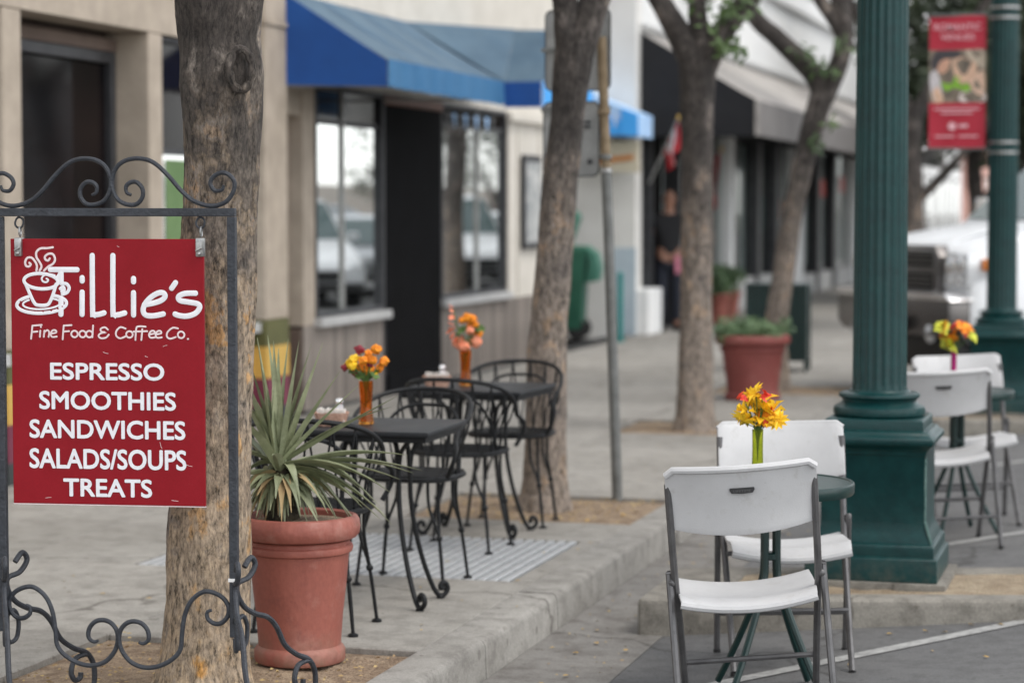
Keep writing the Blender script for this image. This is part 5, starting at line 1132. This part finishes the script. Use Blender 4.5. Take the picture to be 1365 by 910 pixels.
blob('arm_print', (.60, .40, .28), [(.04, .26), (.14, .36), (.26, .04), (.08, .02)])
blob('shoulder_print', (.62, .42, .31), [(.70, .40), (.96, .60), (.98, .15), (.80, .2)])
blob('green_leaf_print', (.20, .40, .04), [(.20, .40), (.40, .36), (.46, .50), (.56, .46), (.74, .28), (.66, .20), (.46, .28), (.3, .22)])
blob('dress_print', (.62, .54, .50), [(.56, .18), (.78, .22), (.98, .2), (.98, .02), (.56, .02)])
for body, wd_, z_, h_ in [('ROMANTIC', .34, .875, .052), ('VENUES', .25, .805, .045)]:
    me = text_mesh(body, wd_, h_, .01); me.materials.append(K['bannerprint']); inst('lettering', me, bn, ((x0_ + x1_) / 2, -.019, z_))
mm = M()
for z_, a, b in [(.292, .1, .9), (.262, .22, .78), (.09, .12, .46), (.09, .54, .88)]: mm.box(x0_ + bw_ * a, x0_ + bw_ * b, -.0175, -.0165, z_, z_ + .012)
mm.lathe([(.030, 0), (.030, .001)], 20, (0, 0, 0)); vs_ = mm.v
for i in range(len(vs_) - 40, len(vs_)): vx_, vy_2, vz_ = vs_[i]; vs_[i] = (x0_ + bw_ * .42 + vx_, -.0185 + vz_, .17 + vy_2)
mm.box(x0_ + bw_ * .54, x0_ + bw_ * .70, -.0175, -.0165, .16, .185); mm.build('small_print', K['bannerprint'], bn)
for z_ in (.99, .003):
    M().tube([(x0_ - .02, 0, z_), (-.095, 0, z_)], .010, 8).build('banner_arm', K['galv'], bn); M().ball((x0_ - .03, 0, z_), .016, 8, 6).build('arm_knob', K['chrome'], bn)
    for d_ in (.045, -.03): M().lathe([(.1085, -.009), (.1085, .009), (.10, .009), (.10, -.009)], 32, (0, 0, z_ + d_), cap=False).build('strap', K['zinc'], bn)

# ------------------------------------------------------------------ street sign on its pole
sp_ = thing('sign_pole', 'leaning grey and rusty street sign pole with two grey sign backs', 'sign pole', (-2.683, 11.56, .14))
M().tube(spline([(0, 0, 0), (-.03, .002, .8), (-.052, .003, 1.4), (-.066, .004, 1.72)], 4), .0275, 14).build('lower_pole', K['galv'], sp_); M().tube([(-.066, .004, 1.72), (-.078, .005, 2.05), (-.092, .006, 2.40)], .0255, 14).build('upper_pole', K['rust'], sp_)
for z_, k_ in ((1.70, 'zinc'), (1.77, 'galv'), (2.0, 'rust')): M().lathe([(.026, 0), (.033, .004), (.033, .024), (.026, .028)], 14, (-.066 - .04 * (z_ - 1.72), .004, z_)).build('collar', K[k_], sp_)
def plate(x0, x1, z0, z1, name):
    r_ = .035; P = []
    for cx, cz, a0 in [(x1 - r_, z1 - r_, 0), (x0 + r_, z1 - r_, 90), (x0 + r_, z0 + r_, 180), (x1 - r_, z0 + r_, 270)]:
        for k in range(6): a = R(a0 + 18 * k); P.append((cx + r_ * math.cos(a), cz + r_ * math.sin(a)))
    o = M().prism(P, lambda a, b, t_: (a, t_ + a * -.15, b), -.003, .0).build(name, K['signback'], sp_)
    M().tube([(a, -.004 + a * -.15, b) for a, b in P], .004, 6, closed=True).build('rolled_edge', K['frame'], o)
    return o
u_ = plate(-.405, -.045, 2.13, 2.545, 'upper_sign'); l_ = plate(-.415, -.105, 1.685, 2.07, 'lower_sign')
M().box(-.42, -.05, -.006, .010, 2.02, 2.045).build('sign_bracket', K['galv'], sp_).location = (0, .03, 0); M().box(-.42, -.06, -.006, .010, 2.33, 2.35).build('sign_bracket', K['galv'], sp_).location = (0, .03, 0)
for (x_, z_) in [(-.155, 1.76)]:
    mm = M(); mm.lathe([(.014, 0), (.014, .008)], 12); o = mm.build('bolt', K['frame'], l_); o.rotation_euler = (R(90), 0, 0); o.location = (x_, .019, z_)
for z_ in (1.96, 1.935): M().box(-.185, -.155, .0, .022, z_, z_ + .012).build('stencil_mark', K['frame'], l_)

# ------------------------------------------------------------------ bins, posts
gb = thing('wheeled_bin', 'green wheeled refuse bin with open lid against the white side wall', 'bin', (-6.68, 25.9, .15), R(8))
M().prism([(-.25, .12), (.25, .12), (.30, 1.0), (.33, 1.02), (.33, 1.07), (-.33, 1.07), (-.33, 1.02), (-.30, 1.0)], lambda a, b, t_: (a, t_ * (1 + .12 * b), b), -.27, .27).build('body', K['cargreen'], gb, bevel=.02)
M().prism([(.05, 1.09), (.30, 1.085), (.42, 1.0), (.46, .84), (.44, .68), (.30, .66), (.335, .9), (.30, 1.04), (.05, 1.075)], lambda a, b, t_: (a, t_, b), -.27, .27).build('lid', K['binlid'], gb, bevel=.012)
M().prism([(-.28, 1.075), (.10, 1.075), (.22, 1.42), (.16, 1.50), (.08, 1.42), (-.1, 1.16)], lambda a, b, t_: (a, t_, b), -.22, .2).build('inner_flap', K['binlid'], gb, bevel=.02)
M().tube([(.30, -.2, .93), (.36, -.2, .94), (.36, .2, .94), (.30, .2, .93)], .018, 8).build('handle', K['black'], gb)
for y_ in (-.24, .24):
    o = M().lathe([(.02, -.03), (.11, -.03), (.12, -.02), (.12, .02), (.11, .03), (.02, .03)], 20).build('wheel', K['tyre'], gb); o.rotation_euler = (R(90), 0, 0); o.location = (.20, y_, .12)
for y_ in (-.2, .2): M().box(-.24, -.18, y_ - .03, y_ + .03, 0, .125).build('foot', K['black'], gb)
for k in range(3): M().box(-.20 + k * .14, -.16 + k * .14, -.32, -.295, .3, .9).build('rib', K['cargreen'], gb)
tp = thing('teal_post', 'short teal post standing against the pale blue wall corner', 'post', (-5.87, 25.4, .15)); M().lathe([(.05, 0), (.05, .02), (.034, .025), (.034, .78)], 14).build('shaft', K['teal'], tp); M().ball((0, 0, .78), .036, 12, 8, (1, 1, .5)).build('cap', K['teal'], tp)
tb = thing('litter_bin', 'dark green slatted litter bin on short legs behind the deep red planter', 'litter bin', (-3.40, 21.3, .15), R(4))
for s_ in (-1, 1):
    for y_ in (-.22, .22): M().box(s_ * .27 - .015, s_ * .27 + .015, y_ - .015, y_ + .015, 0, .80).build('leg', K['darkgreen'], tb)
M().box(-.25, .25, -.20, .20, .10, .76).build('liner', K['dark'], tb)
sl_ = M().box(-.021, .021, -.008, .008, .10, .79).mesh('slat', K['darkgreen'], bevel=.003, seg=1)
for k in range(11):
    for y_ in (-.22, .22): inst('slat', sl_, tb, (-.24 + k * .048, y_, 0))
for k in range(8):
    for s_ in (-1, 1): inst('slat', sl_, tb, (s_ * .27, -.175 + k * .05, 0), (0, 0, R(90)))
M().box(-.29, .29, -.24, .24, .791, .815).build('top_rim', K['darkgreen'], tb, bevel=.006)

# ------------------------------------------------------------------ flags at the shop door
def flag(label, base, tip, drop, sd, canton=True):
    t = thing('wall_flag', label, 'flag', base); b = Vector((0, 0, 0)); e = Vector(tip) - Vector(base)
    M().tube([b, e], [.018, .014], 8).build('flag_pole', K['sill'], t); M().ball(tuple(e), .03, 8, 6).build('finial', K['gold'], t)
    W_ = .62; mm = [M(), M(), M()]; n = 5
    top = e * .97; d_ = (e * -1).normalized()
    def pt(s_, v):  # s_ along the pole from the tip, v hanging down
        p = top + d_ * W_ * s_ * (1 - .35 * v); return p + Vector((.05 * math.sin(s_ * 7 + v * 2 + sd) * v, .06 * math.cos(s_ * 6 + sd) * v, -drop * v))
    for k in range(n):
        a, c = k / n, (k + 1) / n; vs = []
        for j in range(7): vs += [pt(a, j / 6), pt(c, j / 6)]
        mm[0 if k % 2 == 0 else 1].add(vs, [(2 * j, 2 * j + 1, 2 * j + 3, 2 * j + 2) for j in range(6)])
    mm[0].build('red_stripes', K['flagred'], t); mm[1].build('white_stripes', K['flagwhite'], t)
    if not canton: return
    vs = []
    for j in range(4): vs += [pt(k / 6 * .54, j / 3 * .4) + Vector((.004, -.006, 0)) for k in range(7)]
    mm[2].add(vs, [(j * 7 + k, j * 7 + k + 1, j * 7 + k + 8, j * 7 + k + 7) for j in range(3) for k in range(6)]); mm[2].build('blue_canton', K['flagblue'], t)
flag('striped red and white flag slanting from the shop corner beside the black awning', (-6.02, 27.62, 1.98), (-5.47, 26.75, 2.74), .36, 1, False)
flag('second striped flag hanging behind the straight grey tree trunk', (-5.98, 29.36, 1.85), (-5.36, 28.9, 2.42), .62, 3, False)

# ------------------------------------------------------------------ person in the shop doorway
def skinned(name, joints, edges, mt, parent, root=0, sub=2):
    me = bpy.data.meshes.new(name); me.from_pydata([j[0] for j in joints], edges, []); o = bpy.data.objects.new(name, me); col.objects.link(o)
    o.modifiers.new('skin', 'SKIN'); s_ = o.modifiers.new('sub', 'SUBSURF'); s_.levels = sub; s_.render_levels = sub
    for v, j in zip(me.skin_vertices[0].data, joints): v.radius = j[1] if isinstance(j[1], tuple) else (j[1], j[1])
    me.skin_vertices[0].data[root].use_root = True
    dg = bpy.context.evaluated_depsgraph_get(); nm = bpy.data.meshes.new_from_object(o.evaluated_get(dg)); bpy.data.objects.remove(o)
    nm.materials.clear(); nm.materials.append(mt); nm.shade_smooth(); q_ = bpy.data.objects.new(name, nm); col.objects.link(q_); q_.parent = parent; return q_
pe = thing('person', 'person in black shirt and dark jeans standing in the shop doorway', 'person', (-5.86, 28.05, .15), R(25))
J = [((0, 0, .95), (.15, .11)), ((0, 0, 1.12), (.135, .10)), ((0, .01, 1.32), (.165, .11)), ((0, .01, 1.44), (.10, .07)), ((0, .0, 1.52), .052), ((0, -.015, 1.60), (.07, .08)), ((0, -.01, 1.69), (.078, .092)), ((0, 0, 1.745), (.05, .06)),
     ((.19, .01, 1.40), .055), ((.27, .03, 1.14), .042), ((.20, -.10, .95), .032), ((.175, -.13, .89), (.036, .013)),
     ((-.19, .01, 1.40), .055), ((-.25, .03, 1.14), .042), ((-.25, -.04, .90), .032), ((-.25, -.06, .83), (.022, .036)),
     ((.09, 0, .86), .085), ((.10, -.01, .48), .058), ((.11, .02, .09), .042), ((.12, -.11, .035), (.045, .03)),
     ((-.09, 0, .86), .085), ((-.10, -.02, .48), .058), ((-.13, .02, .09), .042), ((-.14, -.11, .035), (.045, .03)), ((0, -.105, 1.625), .014)]
E_d = [(0, 1), (1, 2), (2, 3), (3, 4), (4, 5), (5, 6), (6, 7), (2, 8), (8, 9), (9, 10), (10, 11), (2, 12), (12, 13), (13, 14), (14, 15), (0, 16), (16, 17), (17, 18), (18, 19), (0, 20), (20, 21), (21, 22), (22, 23), (5, 24)]
for hx, s_ in ((11, 1), (15, -1)):
    b = Vector(J[hx][0]); dirs = [(.02, 0, -.085), (.008, -.004, -.095), (-.006, -.004, -.09), (-.02, 0, -.075), (.035 * s_ * -1, -.02, -.05)]
    for d_ in dirs:
        i0 = len(J); J.append((tuple(b + Vector(d_) * .55), .010)); J.append((tuple(b + Vector(d_) + Vector((0, .01, 0))), .008)); E_d += [(hx, i0), (i0, i0 + 1)]
skinned('body', J, E_d, K['skin'], pe)
skinned('shirt', [((0, 0, .88), (.165, .125)), ((0, 0, 1.12), (.15, .115)), ((0, .01, 1.32), (.18, .125)), ((0, .01, 1.44), (.105, .08)), ((.19, .01, 1.40), .07), ((.245, .022, 1.24), .062), ((-.19, .01, 1.40), .07), ((-.235, .022, 1.24), .062)], [(0, 1), (1, 2), (2, 3), (2, 4), (4, 5), (2, 6), (6, 7)], K['shirt'], pe)
skinned('jeans', [((0, 0, .95), (.16, .12)), ((.095, 0, .84), .10), ((.10, -.01, .48), .075), ((.11, .02, .10), .065), ((-.095, 0, .84), .10), ((-.10, -.02, .48), .075), ((-.13, .02, .10), .065)], [(0, 1), (1, 2), (2, 3), (0, 4), (4, 5), (5, 6)], K['jeans'], pe)
skinned('hair', [((0, .02, 1.74), (.07, .075)), ((0, .05, 1.66), (.07, .05)), ((0, .055, 1.58), (.05, .03))], [(0, 1), (1, 2)], K['hair'], pe)
for x_ in (-.03, .03): M().ball((x_, -.098, 1.645), .009, 8, 6).build('eye', K['dark'], pe)
M().ball((0, -.095, 1.585), .018, 8, 6, (1.2, .4, .35)).build('mouth', K['coral'], pe)
for x_ in (-.082, .082): M().ball((x_, -.005, 1.635), .025, 8, 6, (.4, .7, 1.1)).build('ear', K['skin'], pe)
for x_ in (.12, -.14): M().prism([(-.05, 0), (.05, 0), (.045, .07), (-.045, .075)], lambda a, b, t_: (x_ + a, t_, b * (1 if t_ > -.1 else .8)), -.17, .07).build('shoe', K['black'], pe, bevel=.015)
M().prism([(.04, .0), (.10, .01), (.11, -.2), (.05, -.23)], lambda a, b, t_: (a, t_, .93 + b), -.16, -.135).build('pink_cloth', mat('pink_cloth', (.62, .22, .30), None, rough=.9), pe, bevel=.006)

# ------------------------------------------------------------------ vehicles
def wheel(parent, x, y, r_, wd=.24):
    o = M().lathe([(r_ * .62, -wd / 2), (r_ * .92, -wd / 2), (r_, -wd / 2 + .04), (r_, wd / 2 - .04), (r_ * .92, wd / 2), (r_ * .62, wd / 2)], 28).build('wheel', K['tyre'], parent); o.rotation_euler = (R(90), 0, 0); o.location = (x, y, r_)
    M().lathe([(.04, -wd / 2 - .012), (r_ * .25, -wd / 2 - .015), (r_ * .55, -wd / 2 + .02), (r_ * .63, -wd / 2 - .005), (r_ * .63, wd / 2 + .005), (r_ * .55, wd / 2 - .02), (r_ * .25, wd / 2 + .015), (.04, wd / 2 + .012)], 20).build('rim', K['chrome'], o)
def loft(name, mt, parent, st, bev=.03):
    # st: list of (x, half width bottom, half width top, z bottom, z top) cross sections, front to back
    mm = M(); vs = []
    for x, wb, wt, z0, z1 in st:
        zm = z0 + (z1 - z0) * .55; wm = max(wb, wt) * 1.0
        vs += [(x, -wb, z0), (x, -wm, zm), (x, -wt, z1 - .03), (x, -wt + .10, z1), (x, wt - .10, z1), (x, wt, z1 - .03), (x, wm, zm), (x, wb, z0)]
    n = len(st)
    fs = [(i * 8 + k, i * 8 + (k + 1) % 8, (i + 1) * 8 + (k + 1) % 8, (i + 1) * 8 + k) for i in range(n - 1) for k in range(8)] + [tuple(range(7, -1, -1)), tuple((n - 1) * 8 + k for k in range(8))]
    mm.add(vs, fs); return mm.build(name, mt, parent, bevel=bev, seg=2)
# pickup truck parked nose-in; local -x is the nose
tk = thing('pickup_truck', 'white pickup truck with chrome grille parked nose in behind the second lamp post', 'pickup truck', (-2.0, 19.0, .02), R(34)); tk.scale = (1.05,) * 3
tk['group'] = 'vehicles parked along the street'
loft('body', K['carwhite'], tk, [(.06, .93, .80, .62, 1.24), (.16, .96, .86, .52, 1.29), (.5, .98, .88, .50, 1.37), (1.0, .98, .90, .48, 1.45), (1.9, .98, .94, .46, 1.38), (3.4, .98, .96, .46, 1.34), (5.55, .98, .96, .5, 1.34)])
M().prism([(.18, 1.285), (.5, 1.365), (.98, 1.44), (.98, 1.46), (.5, 1.40), (.2, 1.31)], lambda a, b, t_: (a, t_ * (1 if a > .5 else .8), b), -.52, .52).build('hood', K['carwhite'], tk, bevel=.012)
cab = loft('cab', K['carwhite'], tk, [(.96, .88, .84, 1.33, 1.45), (1.62, .86, .70, 1.33, 2.02), (2.3, .86, .70, 1.33, 2.06), (3.2, .86, .70, 1.33, 2.04), (3.38, .86, .72, 1.33, 1.96)], .03)
ws = M().add([(1.0, -.76, 1.47), (1.0, .76, 1.47), (1.60, .62, 1.985), (1.60, -.62, 1.985)], [(0, 1, 2, 3)]).build('windscreen', K['carglass'], tk); ws.location = (-.022, 0, .012)
for s_ in (-1, 1):
    q_ = M().add([(1.36, s_ * .845, 1.45), (2.85, s_ * .845, 1.42), (2.8, s_ * .725, 1.93), (1.74, s_ * .725, 1.95)], [(0, 1, 2, 3)]).build('side_window', K['carglass'], tk); q_.location = (0, s_ * .035, 0)
    M().box(1.30, 1.52, s_ * 1.10 - .10, s_ * 1.10 + .10, 1.42, 1.66).build('mirror', K['chrome'], tk, bevel=.03); M().tube([(1.4, s_ * .88, 1.42), (1.41, s_ * 1.05, 1.48)], .02, 6).build('mirror_arm', K['black'], tk)
    hl = M().prism([(.60, .96), (.93, .98), (.94, 1.22), (.64, 1.24)], lambda a, b, t_: (t_ + .10 * max(0, a - .8), s_ * a, b), .02, .22).build('headlight', K['lampglass'], tk, bevel=.01)
    for a_, z_, r_ in [(.70, 1.13, .075), (.84, 1.14, .07), (.70, 1.02, .035), (.84, 1.02, .035)]: M().ball((.02, s_ * a_, z_), r_, 12, 8, (.35, 1, 1)).build('bulb_bowl', K['chrome'], hl)
    M().box(.15, .25, s_ * .965 - .02, s_ * .965 + .02, 1.10, 1.19).build('marker_lamp', K['amber'], tk, bevel=.01)
    o = M().lathe([(.12, -.03), (.47, -.03), (.50, 0), (.47, .02), (.12, .02)], 28).build('wheel_well', K['dark'], tk); o.rotation_euler = (R(90), 0, 0); o.location = (1.12, s_ * .965, .50)
    o = M().lathe([(.12, -.03), (.47, -.03), (.50, 0), (.47, .02), (.12, .02)], 28).build('wheel_well', K['dark'], tk); o.rotation_euler = (R(90), 0, 0); o.location = (4.45, s_ * .965, .50)
    wheel(tk, 1.12, s_ * .87, .41); wheel(tk, 4.45, s_ * .87, .41)
    M().ball((-.10, s_ * .62, .62), .075, 12, 8, (.4, 1, 1)).build('fog_lamp', K['lampglass'], tk)
grl = M().prism([(-.56, .90), (.56, .90), (.60, 1.20), (.52, 1.285), (-.52, 1.285), (-.60, 1.20)], lambda a, b, t_: (t_, a, b), -.02, .10).build('grille', K['pewter'], tk, bevel=.012)
for z0, z1 in [(.935, 1.075), (1.115, 1.235)]:
    for s_ in (-1, 1): M().box(-.026, -.019, s_ * .27 - .235, s_ * .27 + .235, z0, z1).build('grille_opening', K['dark'], grl)
    for k in range(3): M().box(-.034, -.020, -.50, .50, z0 + .03 + k * .036, z0 + .04 + k * .036).build('grille_bar', K['pewter'], grl)
bp_ = M().prism([(-.93, .66), (-.93, .86), (-.86, .90), (.86, .90), (.93, .86), (.93, .66), (.76, .60), (-.76, .60)], lambda a, b, t_: (t_ + .22 * max(0, abs(a) - .6) ** 1.3, a, b), -.16, .02).build('bumper', K['pewter'], tk, bevel=.02)
M().box(-.165, -.158, -.40, .40, .64, .74).build('air_opening', K['dark'], bp_); M().box(.02, .4, -.80, .80, .36, .60).build('air_dam', K['black'], tk, bevel=.03)
M().prism([(-.95, .875), (-.88, .93), (.88, .93), (.95, .875)], lambda a, b, t_: (t_ + .22 * max(0, abs(a) - .6) ** 1.3, a, b), -.175, .04).build('bumper_cap', K['chrome'], bp_, bevel=.01)
M().box(-.168, -.16, -.16, .16, .755, .86).build('number_plate', K['white'], bp_)
M().box(.3, 5.3, -.7, .7, .30, .52).build('chassis', K['black'], tk)
M().box(5.5, 5.65, -.95, .95, .5, .72).build('rear_bumper', K['chrome'], tk, bevel=.02)
# cars across the lane, seen in the shop windows' reflections
def car(label, x, y, rz, paint, h=1.45, suv=False):
    t = thing('parked_car', label, 'car', (x, y, zr(x)), rz, 'vehicles parked along the street'); b = .9 if not suv else 1.05
    loft('body', K[paint], t, [(0, .78, .72, .35, .62), (.12, .86, .80, .28, .74), (1.1, .90, .84, .25, b - .02), (2.0, .91, .86, .25, b), (3.9, .90, .84, .25, b + .02), (4.45, .84, .76, .32, b - .02)])
    rf = 3.5 if not suv else 4.2
    loft('cabin', K[paint], t, [(1.15, .80, .76, b - .06, b - .02), (1.95, .80, .60, b - .06, h - .05), (2.5, .80, .60, b - .06, h), (rf - .3, .80, .60, b - .06, h - .02), (rf + .2, .80, .64, b - .06, b + .10 if not suv else h - .2)], .02)
    g_ = M().add([(1.22, -.70, b + .02), (1.22, .70, b + .02), (1.90, .55, h - .09), (1.90, -.55, h - .09)], [(0, 1, 2, 3)]).build('windscreen', K['carglass'], t); g_.location = (-.03, 0, .015)
    for s_ in (-1, 1):
        for a0, a1 in ((1.6, 2.45), (2.52, rf - .25)):
            g_ = M().add([(a0, s_ * .805, b + .02), (a1, s_ * .805, b + .02), (a1 - .02, s_ * .64, h - .09), (max(a0, 1.98), s_ * .64, h - .09)], [(0, 1, 2, 3)]).build('side_window', K['carglass'], t); g_.location = (0, s_ * .02, 0)
        wheel(t, .85, s_ * .80, .33, .21); wheel(t, 3.55, s_ * .80, .33, .21)
        M().ball((.06, s_ * .62, .62), .12, 12, 8, (.5, 1.2, .7)).build('headlight', K['lampglass'], t); M().box(1.55, 1.72, s_ * .98 - .08, s_ * .98 + .08, b, b + .13).build('mirror', K[paint], t, bevel=.02)
    M().box(-.012, .1, -.45, .45, .42, .60).build('grille', K['black'], t, bevel=.01); M().box(-.04, .1, -.80, .80, .30, .40).build('bumper', K['black'], t, bevel=.02)
    return t
for x, y, p, h, s_, lb in [(.9, 29.0, 'carwhite', 1.45, False, 'white saloon car mirrored low in the first shop window'), (.6, 33.6, 'carwhite', 1.75, True, 'white tall estate car mirrored in the first shop window'), (.8, 38.2, 'carsilver', 1.45, False, 'silver car mirrored between the shop windows'), (.6, 42.8, 'carwhite', 1.85, True, 'white van like car mirrored in the second shop window'), (.7, 47.6, 'carwhite', 1.5, False, 'white car mirrored at the far side of the second shop window'), (9.5, 36, 'carwhite', 1.5, False, 'white car parked across the street, mirrored in the first window'), (9.6, 50, 'carsilver', 1.6, True, 'silver estate car parked across the street, mirrored in the windows')]:
    car(lb, x, y, R(58 if x < 5 else 120), p, h, s_)

# ------------------------------------------------------------------ fallen leaves
lfm = M().add([(0, -.5, 0), (.28, -.15, .05), (.25, .2, .12), (0, .55, .03), (-.25, .2, .10), (-.28, -.15, .07), (0, 0, .0)], [(0, 1, 6), (1, 2, 6), (2, 3, 6), (3, 4, 6), (4, 5, 6), (5, 0, 6)]).mesh('fallen_leaf', K['litter'])
lv = [(-2.715, 7.31, .156, .055, 'curled yellow leaf on the soil edge beside the terracotta planter', None)]
for x, y, lb in [(-2.02, 8.36, 'yellow leaf in the gutter just left of the island end'), (-1.93, 9.02, 'yellow leaf in the gutter beside the rounded island end'), (-1.90, 9.62, 'yellow leaf in the gutter behind the island'), (-2.05, 8.15, 'yellow leaf in mid gutter against the kerb foot'), (-1.98, 7.74, 'yellow leaf in the gutter nearest the bottom of the picture'), (-1.88, 8.25, 'yellow leaf at the seam of gutter and asphalt'), (-2.08, 8.62, 'yellow leaf in the gutter at the kerb joint')]: lv.append((x, y, .014, .032, lb, 'yellow leaves fallen in the gutter'))
for x, y, lb in [(-.56, 8.20, 'yellow leaf alone on the asphalt in the bottom right corner'), (-.66, 8.86, 'yellow leaf at the island foot, second from the right edge'), (-.55, 8.86, 'yellow leaf at the island foot nearest the right edge'), (-.95, 8.66, 'yellow leaf on the asphalt nearest the facing white chair'), (-.82, 8.72, 'yellow leaf midway along the foot of the island'), (-.75, 8.70, 'yellow leaf on the asphalt below the square green plinth'), (-1.02, 8.05, 'yellow leaf on the asphalt beside the white stripe')]: lv.append((x, y, zr(x) + .006, .028, lb, 'yellow leaves fallen on the asphalt'))
for x, y, lb in [(-2.62, 10.66, 'pale leaf on the pit edge nearest the sign pole'), (-2.9, 10.5, 'pale leaf on the paving before the leaning tree'), (-2.5, 10.9, 'pale leaf on the pit soil close to the kerb')]: lv.append((x, y, .156, .04, lb, 'pale leaves by the leaning tree'))
for x, y, z, s_, lb, g_ in lv: tag(inst('fallen_leaf', lfm, None, (x, y, z), (rng.uniform(-.15, .15), rng.uniform(-.15, .15), rng.uniform(0, 6)), s_), lb, 'leaf', g_)
